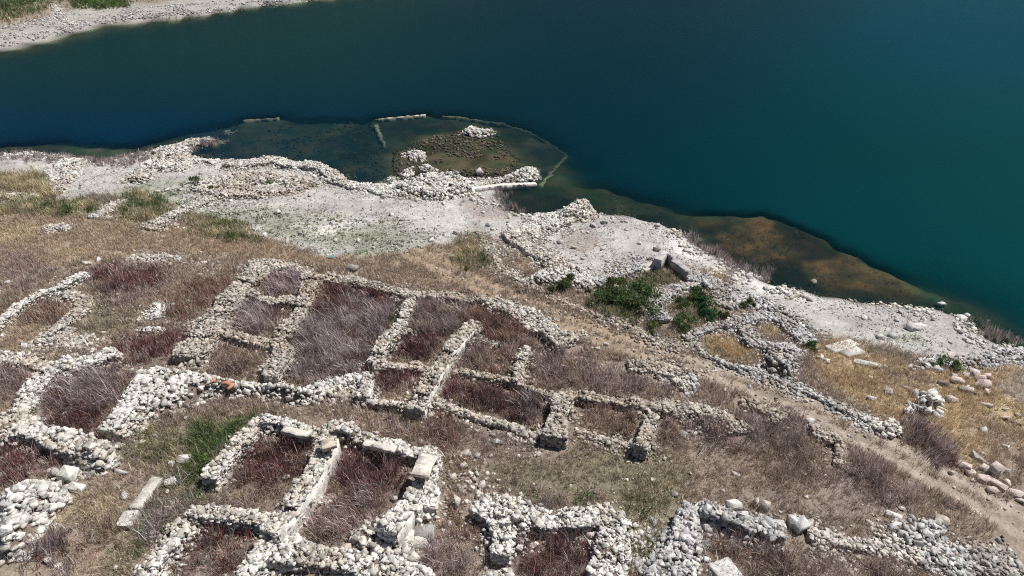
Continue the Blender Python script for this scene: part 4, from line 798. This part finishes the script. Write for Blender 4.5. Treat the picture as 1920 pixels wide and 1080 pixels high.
# individually recognisable clumps: (kind, outline, tufts per m2, length scale, lean azimuth deg or None, label)
CL = [
 ('red', '20,580 70,560 135,561 137,587 100,602 30,606', 26, .8, None, 'rusty red weed clump inside the leftmost low ruin'),
 ('wine', '150,517 230,497 312,503 310,530 200,548', 24, .85, None, 'dark wine weed clump along the top of the weedy yard on the left'),
 ('mauve', '190,535 300,530 315,570 200,580', 16, .6, None, 'grey mauve weeds below the wine clump in the weedy yard'),
 ('red', '330,545 445,508 435,550 400,590 290,610', 20, .8, None, 'rusty brush against the left side of the long tan rubble wall'),
 ('wine', '207,650 300,625 375,612 345,662 240,680', 26, .95, None, 'deep red brush clump just above the white collapsed band'),
 ('grey', '512,508 574,512 566,552 502,546', 30, .95, 250, 'combed grey stalks over red weeds in the topmost small room'),
 ('wine', '500,515 575,515 566,556 500,550', 16, .8, None, 'red weeds under the grey stalks of the topmost small room'),
 ('grey', '450,565 510,565 505,622 440,618', 30, 1.0, 255, 'tall grey stalk bunch in the second room down, beside the tan rubble wall'),
 ('wine', '445,562 540,568 525,622 442,622', 18, .8, None, 'dark weeds around the grey stalk bunch in the second room down'),
 ('brown', '395,648 503,645 500,706 398,706', 26, .95, 330, 'brown bramble like brush in the third room, just above the orange tiles'),
 ('wine', '592,545 640,532 700,535 742,552 720,575 600,600', 30, 1.05, 260, 'dark purple brush at the upper end of the biggest room'),
 ('grey', '600,580 740,573 700,690 570,710 530,680', 28, 1.1, 262, 'large silvery grey brush thicket filling the biggest room'),
 ('green', '735,560 765,560 740,610 705,665 690,655 715,610', 14, .8, None, 'dark green weeds along the right wall of the biggest room'),
 ('brown', '522,650 585,655 590,725 515,727', 24, .9, None, 'brown grey brush in the lower left corner of the biggest room'),
 ('mauve', '780,568 865,566 855,620 775,625', 34, 1.25, 255, 'tall mauve brush in the small room left of the long plastered wall'),
 ('wine', '730,628 828,635 800,674 730,668', 26, .9, 270, 'dark grey red brush in the middle small room of the plastered wall ruin'),
 ('wine', '692,692 782,694 770,730 684,725', 26, .85, None, 'dark red weeds in the lowest small room left of the plastered wall'),
 ('brown', '684,722 772,724 762,748 690,748', 22, .7, None, 'brown weeds along the floor of the lowest small room'),
 ('red', '890,578 965,600 990,640 970,698 905,695 880,640', 32, 1.3, 262, 'tall brown red brush in the room against the broad outer wall by the track'),
 ('grey', '855,645 905,640 905,690 852,690', 28, 1.0, 250, 'pale blue grey stalk bunch at the foot of the long plastered wall'),
 ('wine', '825,712 1010,738 1024,803 900,772 830,748', 26, 1.0, 265, 'broad red grey brush bed in the room left of the dark doorway'),
 ('grey', '970,740 1020,748 1018,795 970,780', 24, 1.0, 250, 'grey stalks standing against the dark doorway'),
 ('mauve', '990,645 1080,645 1092,705 1010,722', 24, 1.0, 262, 'mauve brush behind the doorway ruin, next to the track'),
 ('mauve', '1092,695 1285,708 1270,750 1100,735', 22, .9, None, 'mauve brown brush strip between the stone stub and the doorway ruin'),
 ('red', '1100,762 1196,765 1192,815 1110,808', 28, 1.0, 240, 'red brown brush in the room right of the thick brown wall'),
 ('mauve', '1245,772 1390,785 1380,835 1240,832', 26, 1.0, 262, 'grey purple brush right of the second dark doorway'),
 ('brown', '1300,715 1390,740 1385,772 1310,765', 24, .9, None, 'brown brush beside the track behind a tan wall'),
 ('mauve', '1395,778 1500,782 1512,832 1400,828', 24, .95, None, 'purple grey brush left of the short broken wall by the track'),
 ('brown', '1440,840 1570,835 1570,895 1460,900', 20, .9, None, 'brown brush mound left of the short broken wall by the track'),
 ('mauve', '1580,855 1660,880 1710,945 1620,940 1582,900', 20, .9, None, 'grey mauve brush mound beside the lower track'),
 ('red', '790,770 862,795 850,868 815,830', 22, .95, None, 'rust red weeds at the upper right corner of the whitewashed house'),
 ('brown', '600,758 820,772 800,820 700,800 620,785', 22, .85, None, 'brown weed strip between the white collapsed band and the whitewashed house'),
 ('grey', '85,695 170,683 238,696 205,765 85,770', 28, 1.1, 258, 'grey purple brush in the heavy pale ruin at the left edge'),
 ('wine', '82,765 205,755 192,808 110,806', 26, .9, None, 'dark red weeds at the lower end of the left edge brush room'),
 ('mauve', '-20,690 58,692 48,740 -20,762', 20, .9, None, 'dull brush cut by the left edge of the picture, above the pale ruin'),
 ('brown', '255,745 485,740 488,775 400,782 260,800', 24, .85, None, 'brown grey brush below the white collapsed band, above the green strip'),
 ('green', '380,800 478,782 455,830 385,885 345,905', 26, 1.15, None, 'bright green weed strip along the left house wall'),
 ('green', '345,895 395,865 405,905 375,940 340,950', 18, 1.0, None, 'green weeds just above the lower wall of the small room, beside two white stones'),
 ('green', '1095,575 1130,545 1215,540 1240,570 1190,605 1130,592', 22, .9, None, 'loose green weeds around the large bush patch by the track'),
 ('olive', '1255,560 1330,548 1360,580 1340,612 1270,620', 20, .95, None, 'tan green weeds between the bushes below the concrete tank'),
 ('green', '300,870 345,880 340,930 300,985 245,1050 235,1010 285,950', 16, .75, None, 'thin green weeds running down the right side of the fallen pillar'),
 ('olive', '225,795 400,785 400,830 350,900 225,850', 22, .9, None, 'olive weeds left of the bright green strip'),
 ('grey', '290,950 345,905 350,945 300,1005 250,1010', 24, .9, None, 'silver grey weeds right of the fallen pillar'),
 ('straw', '150,960 215,930 235,985 180,1020', 20, .9, None, 'curled straw coloured grass left of the fallen pillar'),
 ('grey', '30,1060 100,990 170,990 120,1075', 20, .9, 30, 'combed grey brown stalks at the foot of the bottom left stone heap'),
 ('wine', '-20,815 110,818 98,880 0,915', 24, .9, None, 'dark red weeds between the two stone heaps at the left edge'),
 ('wine', '485,812 577,818 572,878 505,915 440,905 430,870', 26, .95, None, 'dark red weeds in the smaller room of the whitewashed house'),
 ('brown', '420,905 540,895 520,942 420,940', 20, .7, None, 'brown green weeds at the lower end of the smaller weed room'),
 ('wine', '360,985 480,992 450,1065 330,1075', 20, .8, None, 'red brown weeds in the lowest room at the bottom left'),
 ('wine', '625,848 760,848 752,905 700,950 605,925', 30, 1.05, None, 'deep red weed bed in the larger room of the whitewashed house'),
 ('mauve', '595,925 705,935 690,1005 575,1015', 26, 1.05, 240, 'mauve grey brush at the lower end of the larger weed room'),
 ('red', '835,955 930,992 930,1045 840,1030', 20, .8, None, 'red brown weeds left of the bottom centre ruin'),
 ('mauve', '790,1010 930,1030 900,1085 800,1085', 22, .9, None, 'grey weeds at the bottom edge between the two white ruins'),
 ('wine', '965,1005 1110,1010 1122,1085 965,1085', 30, 1.0, None, 'round dark red brush inside the bottom centre ruin'),
 ('grey', '1015,935 1060,940 1060,965 1015,962', 24, .9, None, 'pale grey weed tuft behind the bottom centre ruin'),
 ('green', '1060,925 1120,920 1125,942 1065,945', 24, .9, None, 'green tuft behind the right half of the bottom centre ruin'),
 ('olive', '1165,905 1268,895 1258,960 1220,1080 1165,1080', 18, .9, None, 'olive weed strip between the two bottom ruins'),
 ('red', '1335,1008 1460,1012 1480,1060 1345,1060', 24, 1.0, None, 'rusty brush in the left part of the bottom right ruin'),
 ('mauve', '1400,1050 1620,1035 1700,1090 1400,1090', 24, 1.0, None, 'grey purple brush cut by the bottom edge at the right'),
 ('brown', '1620,1040 1920,1075 1920,1095 1620,1095', 20, .9, None, 'brown brush in the bottom right corner'),
 ('grey', '1700,790 1740,795 1790,850 1770,875 1715,830', 24, 1.0, 320, 'combed grey stalk bunch between the slab stack and the track'),
 ('mauve', '1490,670 1515,665 1530,705 1500,710', 18, .8, None, 'small mauve stalk patch at the foot of the dark stone pile'),
 ('reed', '940,370 1015,362 1025,392 960,395', 26, 1.0, None, 'dead grey reed bed at the water edge beside the flooded foundation'),
 ('reed', '1815,590 1850,592 1920,620 1920,650 1850,630', 16, .9, None, 'pale dead reeds at the right end of the beach'),
 ('reed', '-50,283 60,278 150,285 200,298 120,305 -50,300', 6, .5, None, 'pale dead reeds along the left shore'),
 ('reed', '160,292 260,283 300,290 240,312 180,308', 8, .6, None, 'mauve dead reeds left of the lakeside ruin'),
 ('reed', '1290,445 1320,470 1380,505 1440,528 1440,515 1380,490 1320,450', 14, .9, None, 'dead reeds in the dark shallows below the white bank'),
 ('reed', '610,320 700,340 735,345 720,325 650,318', 12, .8, None, 'dark dead reeds in the shallows behind the rubble wall'),
 ('reed', '360,275 420,268 425,295 365,292', 14, .8, None, 'dead reeds standing in the flooded corner of the lakeside ruin'),
 ('straw', '-20,335 60,326 105,345 98,372 -20,374', 24, 1.7, None, 'straw yellow tall grass clump at the left edge by the rubble tongue'),
 ('olive', '0,375 100,378 195,383 190,406 60,402 0,398', 20, 1.3, None, 'green weed line above the straw bank at upper left'),
 ('olive', '228,366 270,360 318,384 290,416 235,404', 22, 1.4, None, 'green and straw weeds inside the earth coloured low ruin'),
 ('olive', '360,405 440,412 490,448 420,452 365,432', 22, 1.2, None, 'green weed drift on the bank above the beach'),
 ('olive', '875,440 920,450 925,495 880,500 845,475', 20, .9, None, 'tawny olive brush at the left of the terrace wall, where the track begins'),
 ('olive', '1150,527 1225,502 1288,515 1230,545 1180,548', 22, .9, None, 'yellow green grass in the small ruin behind the concrete tank'),
 ('ochre', '1330,510 1365,512 1378,552 1340,552', 22, .9, None, 'tan weeds on the grey rubble spill'),
 ('ochre', '1415,602 1475,600 1482,638 1425,640', 24, .9, None, 'golden weeds in the farther bay of the tumbled grey ruin'),
 ('gold', '1318,628 1395,625 1430,660 1385,682 1322,655', 24, .8, None, 'golden weeds in the nearer bay of the tumbled grey ruin'),
 ('red', '1360,610 1395,612 1405,640 1372,640', 20, .8, None, 'mauve red weeds between the two bays of the tumbled grey ruin'),
 ('wine', '980,525 1012,522 1010,538 985,540', 20, .8, None, 'small dark red weed tuft below the white rubble corner'),
]
for kind, s, dens, ls, lean, label in CL:
    pl = zone(s, .15); P = scatter(pl, dens*1.25, .36, fs=1.1); mb = MB()
    if not len(P): continue
    ld = None if lean is None else np.radians(lean)+rng.normal(size=len(P))*.8
    k2, k3 = {'wine': ('mauve', 'brown'), 'red': ('brown', 'mauve'), 'grey': ('mauve', 'wine'), 'mauve': ('brown', 'grey'), 'brown': ('mauve', 'ochre'), 'green': ('olive', 'green'), 'olive': ('straw', 'green'),
              'ochre': ('brown', 'straw'), 'gold': ('ochre', 'straw'), 'straw': ('olive', 'ochre'), 'reed': ('reed', 'mauve')}[kind]
    n1 = fbm(P[:, 0]*.75, P[:, 1]*.75, 3)+rng.normal(size=len(P))*.07; n2 = fbm(P[:, 0]*.8+30, P[:, 1]*.8, 3)+rng.normal(size=len(P))*.07
    a_ = np.where(n1 < .40, 1, np.where(n2 < .36, 2, 0))
    for q_, kk in ((0, kind), (1, k2), (2, k3)):
        m_ = a_ == q_; blades(mb, P[m_], kk, ls*(1.3, 1.1, 1.1)[q_], None if ld is None else ld[m_], .32, nbx=4, spread=.10)
    if kind in ('wine', 'red'): specks(mb, P, KIND[kind][0][:4], .6*ls, 6, .04)
    elif kind in ('green', 'olive'): specks(mb, P, KIND[kind][0], .4*ls, 6, .05)
    else: specks(mb, P, KIND[kind][0], .5*ls, 4, .04)
    c0 = pl.mean(0); tag(mb.build('grass_clump' if kind in ('straw', 'gold', 'ochre', 'olive') else 'reed_bed' if kind == 'reed' else 'weed_clump' if kind in ('green', 'red', 'wine') else 'dead_brush', M_VEG, org=(c0[0], c0[1], float(hz(*c0)))), label, 'reeds' if kind == 'reed' else 'brush')

# thin cover everywhere else
def cover(name, lo, up, dens, beach_keep):
    n = int((up[0]-lo[0])*(up[1]-lo[1])*dens); P = np.array(lo)+rng.random((n, 2))*(np.array(up)-np.array(lo))
    u = P[:, 0]/np.maximum(P[:, 1], 1); P = P[np.abs(u) < 1.05]
    g = hz(P[:, 0], P[:, 1]); dd = samp(DG, P[:, 0], P[:, 1]); P = P[(g > .2) & (dd > 1.0)]
    bk = samp(BEACH, P[:, 0], P[:, 1]); P = P[rng.random(len(P)) > bk*(1-beach_keep)]
    mk = samp(MASK, P[:, 0], P[:, 1]); P = P[rng.random(len(P)) > mk*.97]
    td = samp(TDIST, P[:, 0], P[:, 1]); s_y = P[:, 1]
    P = P[rng.random(len(P)) > np.where(s_y > 44, .85, 1.0)*np.exp(-((td-.75)/.62)**4)]
    P = P[fbm(P[:, 0]*.9, P[:, 1]*.9, 3) > .26+.1*rng.normal(size=len(P))]
    mb = MB(); tint = samp(CG, P[:, 0], P[:, 1]); sel = rng.random(len(P))
    for a, b_, k in ((0, .3, 'brown'), (.3, .6, 'ochre'), (.6, .85, 'mauve'), (.85, 1, 'olive')):
        q = (sel >= a) & (sel < b_); blades(mb, P[q], k, .62, None, 0, tint[q])
    q = fbm(P[:, 0]*.45+20, P[:, 1]*.45, 3) > .56+.06*rng.normal(size=len(P)); q &= (P[:, 1] < 52)&(rng.random(len(P)) < .35); h_ = rng.random(len(P)) < .5
    blades(mb, P[q & h_], 'brown', .9, None, 0, tint[q & h_]); blades(mb, P[q & ~h_], 'mauve', .9, None, 0, tint[q & ~h_])
    specks(mb, P[::3], [(.3, .22, .15), (.4, .3, .2), (.24, .19, .17)], .15, 2, .04)
    o = mb.build(name, M_VEG); tag(o, None, None, None, 'stuff'); return o
tag(cover('dry_grass', (-70, 15), (66, 80), 46, .02), 'thin dry grass and weeds covering the slope between the ruins', 'grass')
P = scatter(zone('470,380 560,395 700,400 850,440 740,480 640,478 540,455 420,418 340,392 230,350 330,345'), 14, .45); mb = MB(); blades(mb, P, 'green', .28); blades(mb, P[::2], 'olive', .3)
P = scatter(zone('1640,628 1720,630 1790,655 1700,655'), 12, .45); blades(mb, P, 'green', .35)
P = scatter(zone('390,340 460,330 560,338 570,352 480,362 420,368'), 7, .45); blades(mb, P, 'green', .5); blades(mb, P, 'red', .6)
tag(mb.build('shore_weeds', M_VEG), 'sparse low green weeds on the grey gravel', 'weeds', None, 'stuff')
# shallow water weeds
mb = MB()
for s, k, dn_ in [('1050,350 1130,345 1240,390 1280,425 1200,405 1100,385 1030,385', 'olive', 3), ('1300,410 1440,400 1600,470 1740,560 1650,568 1450,525', 'brown', 9), ('430,240 700,230 720,330 600,300 430,290', 'olive', 4.0), ('350,248 420,232 425,258 360,264', 'reed', 4)]:
    pl = plane_at(pts(s)); lo, up = pl.min(0), pl.max(0); P = lo+rng.random((int((up-lo).prod()*dn_), 2))*(up-lo); P = P[pip(P, pl)]
    P = P[fbm(P[:, 0]*.4, P[:, 1]*.4, 3) > .5]; P = P[hz(P[:, 0], P[:, 1]) < 0]; blades(mb, P, k, .45, None, 0, np.tile((.02, .02, .012), (len(P), 1))) if k == 'brown' else blades(mb, P, k, .7, None, 0, np.tile((.05, .06, .03), (len(P), 1)))
tag(mb.build('water_weeds', M_VEG), 'dark drowned weeds in the shallows along the shore', 'water weeds', None, 'stuff')
# far bank plants
mb = MB()
for s, k, dn_, ls in [('0,18 55,12 95,8 90,35 0,50', 'ochre', 5, 1.3), ('130,0 240,0 240,14 190,18 140,16', 'green', 12, 1.6), ('-10,0 90,0 80,22 20,40 -10,44', 'green', 4, 1.8), ('230,0 330,0 300,5 250,8', 'olive', 4, 1), ('100,12 140,5 145,20 110,25', 'ochre', 3, 1), ('280,40 400,30 520,10 500,14 400,34 300,44', 'reed', 3, 1.0)]:
    P = scatter(zone(s), dn_, .3); blades(mb, P, k, ls); 
tag(mb.build('bank_grass', M_VEG), 'grass and weeds on the far bank at upper left', 'grass', None, 'stuff')

# leafy bushes
def bush(px, rx, hgt, n, pal, label, spiky=.3, h0=.3):
    c0 = at([px], h0)[0]; e = tag(empty('green_bush', c0), label, 'bush', 'green bushes'); g = float(hz(*c0))
    k = max(5, int(n/170)); ctr = np.stack([rng.normal(size=k)*rx*.42, rng.normal(size=k)*rx*.42, np.abs(rng.normal(size=k))*hgt*.35+.2*hgt], 1)*np.array((1.25, 1.25, 1)); cr = rng.uniform(.18, .5, k)*rx
    ii = rng.integers(0, k, n); dv = rng.normal(size=(n, 3)); dv /= np.linalg.norm(dv, axis=1)[:, None]
    p = ctr[ii]+dv*(cr[ii]*rng.random(n)**.35)[:, None]*np.array((1, 1, .8)); p[:, 2] = np.abs(p[:, 2])
    ls = rng.uniform(.10, .22, n)*(1+spiky); d1 = dv*.6+rng.normal(size=(n, 3))*.5+np.array((0, 0, .6)); d1 *= (ls/np.linalg.norm(d1, axis=1))[:, None]
    d2 = rng.normal(size=(n, 3)); d2 *= (ls*.25/np.linalg.norm(d2, axis=1))[:, None]
    V = np.stack([p-d2, p+d2, p+d1], 1).reshape(-1, 3)+np.array((c0[0], c0[1], g)); cl = rng.uniform(.7, 1.25, k)
    c = np.array(pal)[rng.integers(0, len(pal), n)]*cl[ii][:, None]*(1+.12*rng.normal(size=(n, 1)))
    mb = MB(); mb.add(V, np.repeat(c, 3, 0), f3=np.arange(n*3).reshape(-1, 3)); mb.build('foliage', M_LEAF, e)
    mb = MB(); m_ = 14; a = rng.random(m_)*6.283; t = np.stack([np.cos(a)*rx*.5, np.sin(a)*rx*.5, np.full(m_, hgt*.7)], 1); o = np.array((c0[0], c0[1], g-.1))
    for q in t:
        d3 = np.array((-q[1], q[0], 0))/np.hypot(q[0], q[1])*.025; u3 = np.array((0, 0, .025))
        mb.add(np.array([o-d3, o+d3, o+u3+q*.02, o+q])+0, (.16, .12, .08), f3=[[0, 1, 3], [1, 2, 3], [2, 0, 3]])
    mb.build('stem', M_VEG, e)
DG_ = [(.06, .125, .04), (.095, .17, .055), (.05, .095, .035), (.14, .19, .08), (.20, .20, .11)]; OG = [(.10, .14, .05), (.15, .17, .07), (.07, .11, .04)]
for a in [((1180, 573), 1.5, 1.3, 2600, DG_, 'largest deep green bush beside the track, middle of the bush patch'), ((1140, 560), 1.3, 1.1, 1900, DG_, 'green bush at the left of the large bush patch by the track'), ((1205, 552), 1.2, 1.0, 1500, DG_, 'green bush at the far right corner of the large bush patch'), ((1160, 535), 1.0, .9, 1100, OG, 'olive green bush at the far side of the large bush patch'),
          ((1052, 537), 1.0, 1.0, 1300, OG, 'lone olive green bush below the white rubble corner'), ((1310, 562), 1.1, 1.2, 1700, DG_, 'upright green bush in tan weeds below the concrete tank'), ((1318, 588), 1.0, .9, 1600, [(.03, .12, .05), (.05, .16, .07), (.025, .09, .04)], 'rounded bluish green bush in front of the upright one'), ((1280, 612), .9, .8, 1200, DG_, 'small dark green bush nearest the track, right of the bush patch'),
          ((1278, 570), .8, .7, 800, DG_, 'small green bush left of the upright one below the tank'), ((1348, 590), .7, .7, 700, OG, 'small olive bush right of the bluish green one'), ((1230, 610), .7, .6, 600, OG, 'thin olive bush behind the track stones'), ((1513, 643), .6, .6, 700, DG_, 'little green bush at the top of the dark stone pile'), ((1790, 688), .8, .7, 700, DG_, 'little green bush behind the pink blocks'), ((1400, 572), .7, .7, 600, OG, 'olive bush on the shore side of the grey rubble spill'),
          ((505, 345), 1.1, .5, 700, OG, 'low green bush on the weedy stones behind the lakeside wall'), ((372, 343), .9, .6, 600, OG, 'low green bush left on the weedy stones behind the lakeside wall'), ((408, 352), .8, .6, 500, OG, 'small olive bush in the middle of the weedy stone scatter'), ((12, 12), 3.6, 2.4, 2200, DG_, 'dark green bush at the top left corner on the far shore'), ((40, 4), 3.2, 2.2, 1800, DG_, 'second dark green bush on the far shore, right of the corner one'), ((112, 2), 2.0, 1.6, 900, DG_, 'small green bush at the top of the far shore rubble'), ((205, 4), 3.0, 1.2, 1500, [(.12, .22, .04), (.16, .27, .06)], 'bright green low bush on the far bank')]:
    bush(*a)

# ------------------------------------------------------------------ loose stones and gravel
def stones_stuff(name, pl, n, lo, hi, tn, label, keep=None):
    a, b_ = pl.min(0), pl.max(0); P = a+rng.random((n, 2))*(b_-a); P = P[pip(P, pl)]
    P = P[fbm(P[:, 0]*.35, P[:, 1]*.35, 4) > .46+.07*rng.normal(size=len(P))]
    mk = samp(MASK, P[:, 0], P[:, 1]); P = P[mk < .8]; n = len(P); ss = lo*(hi/lo)**(rng.random(n)**2.2)
    z = hz(P[:, 0], P[:, 1])+ss*.12; mb = MB(); rocks(mb, np.column_stack([P, z]), np.stack([ss*1.15, ss*.9, ss*.65], 1), rng.random(n)*6.3, .3, tone(tn, n), False)
    return tag(mb.build(name, M_STONE), label, 'gravel', None, 'stuff')
stones_stuff('gravel', at(beach_px), 120000, .04, .30, 'grey', 'grey gravel and small stones strewn over the shore')
stones_stuff('gravel', np.array([(-60, 16), (50, 16), (55, 40), (-60, 75)], float), 9000, .06, .28, 'pale', 'small loose stones scattered in the dry grass of the slope')
stones_stuff('gravel', plane_at(pts('735,275 870,240 930,245 1010,330 1000,345 740,348')), 3500, .12, .55, 'drowned', 'dark drowned stones on the brown shoal')
stones_stuff('gravel', plane_at(pts(shelves[0][0])), 1100, .15, .5, 'drowned', 'dark drowned stones in the pool behind the rubble wall')
stones_stuff('gravel', at(pts('0,52 90,28 250,14 420,2 600,-10 600,2 400,25 200,46 0,95')), 16000, .15, .6, 'grey', 'pale stones along the far shore')
pp = []
for line, r in WALLMASK:
    q = line[rng.integers(0, len(line), 26*len(line))]; pp.append(q+rng.normal(size=q.shape)*(r+.45))
P = np.concatenate(pp); P = P[(hz(P[:, 0], P[:, 1]) > 0) & (samp(MASK, P[:, 0], P[:, 1]) < .7) & (samp(TDIST, P[:, 0], P[:, 1]) > 1.5)]; P = P[fbm(P[:, 0]*.6, P[:, 1]*.6, 3) > .46]; n = len(P)
ss = .06*(4.0)**(rng.random(n)**1.7); mb = MB(); rocks(mb, np.column_stack([P, hz(P[:, 0], P[:, 1])+ss*.15]), np.stack([ss*1.2, ss*.9, ss*.6], 1), rng.random(n)*6.3, .4, tone('pale', n), True)
tag(mb.build('wall_debris', M_STONE), 'small broken stones strewn along the feet of the ruined walls', 'rubble', None, 'stuff')
P = GP[(DG.ravel() > -.3) & (DG.ravel() < 3.2) & (df < dn) & (np.abs(GP[:, 0]) < 75)]; P = P[rng.integers(0, len(P), 9000)]+rng.random((9000, 2))*.4; P = P[fbm(P[:, 0]*.5+3, P[:, 1]*.5, 3) > .5]; n = len(P)
ss = .12*(5.0)**(rng.random(n)**2); mb = MB(); rocks(mb, np.column_stack([P, hz(P[:, 0], P[:, 1])+ss*.12]), np.stack([ss*1.15, ss*.9, ss*.6], 1), rng.random(n)*6.3, .3, tone('white', n), True)
tag(mb.build('shore_rubble', M_STONE), 'white broken stones lying in bands along the waterline', 'gravel', None, 'stuff')
protos = []
for i in range(10):
    mb = MB(); rocks(mb, np.zeros((1, 3)), np.array([[1.15, .9, .68]]), np.zeros(1), .2, tone(('white', 'pale', 'grey')[i % 3], 1, .08), True)
    o = mb.build('loose_stone', M_STONE); protos.append(o)
regs = [(at(beach_px), 130, (.28, .6), 'pale loose stone on the grey gravel shore', 'loose stones on the shore'),
        (zone('0,480 480,490 900,560 1300,700 1560,830 1900,1000 1900,1080 0,1080'), 130, (.25, .5), 'pale loose stone among the weeds of the ruined village', 'loose stones in the village'),
        (zone('1500,640 1920,690 1920,920 1700,830'), 30, (.25, .55), 'pale loose stone in the golden grass on the right', 'loose stones in golden grass')]
first = set()
for pl, cnt, (lo, hi), lb, gr in regs:
    a, b_ = pl.min(0), pl.max(0); k = 0
    while k < cnt:
        p = a+rng.random(2)*(b_-a)
        if not pip(p[None], pl)[0] or samp(MASK, p[0], p[1]) > .9 or abs(p[0]) > p[1]*.8+8 or hz(*p) < 0: continue
        j = int(rng.integers(0, 10)); o = protos[j]
        if j in first: o = protos[j].copy(); COL.objects.link(o)
        first.add(j); ss = lo*(hi/lo)**rng.random(); o.scale = (ss, ss, ss); o.rotation_euler = (rng.normal()*.2, rng.normal()*.2, rng.random()*6.3)
        o.location = (p[0], p[1], float(hz(*p))+ss*.14); tag(o, lb, 'stone', gr); k += 1

# ------------------------------------------------------------------ light
SUN_EL, SUN_AZ = math.radians(57), math.radians(28)    # azimuth measured from +X towards +Y
sv = Vector((math.cos(SUN_EL)*math.cos(SUN_AZ), math.cos(SUN_EL)*math.sin(SUN_AZ), math.sin(SUN_EL)))
sl = bpy.data.lights.new('sun', 'SUN'); sl.energy = 4.6; sl.angle = math.radians(.5); sl.color = (1, .965, .92)
so = bpy.data.objects.new('sun', sl); so.rotation_euler = (-sv).to_track_quat('-Z', 'Y').to_euler(); so.location = (30, 20, 60); COL.objects.link(so)
wd = bpy.data.worlds.new('World'); S.world = wd; wd.use_nodes = True; nt = wd.node_tree
sky = nt.nodes.new('ShaderNodeTexSky'); sky.sky_type = 'NISHITA'; sky.sun_disc = False; sky.sun_elevation = SUN_EL; sky.sun_rotation = math.pi/2-SUN_AZ
bg = nt.nodes['Background']; bg.inputs['Strength'].default_value = .05; nt.links.new(sky.outputs[0], bg.inputs[0])
S.view_settings.view_transform = 'Standard'; S.view_settings.look = 'None'; S.view_settings.exposure = .42; S.view_settings.gamma = 1
S.cycles.filter_width = 1.1; S.cycles.use_denoising = False; S.cycles.max_bounces = 6; S.cycles.transparent_max_bounces = 12
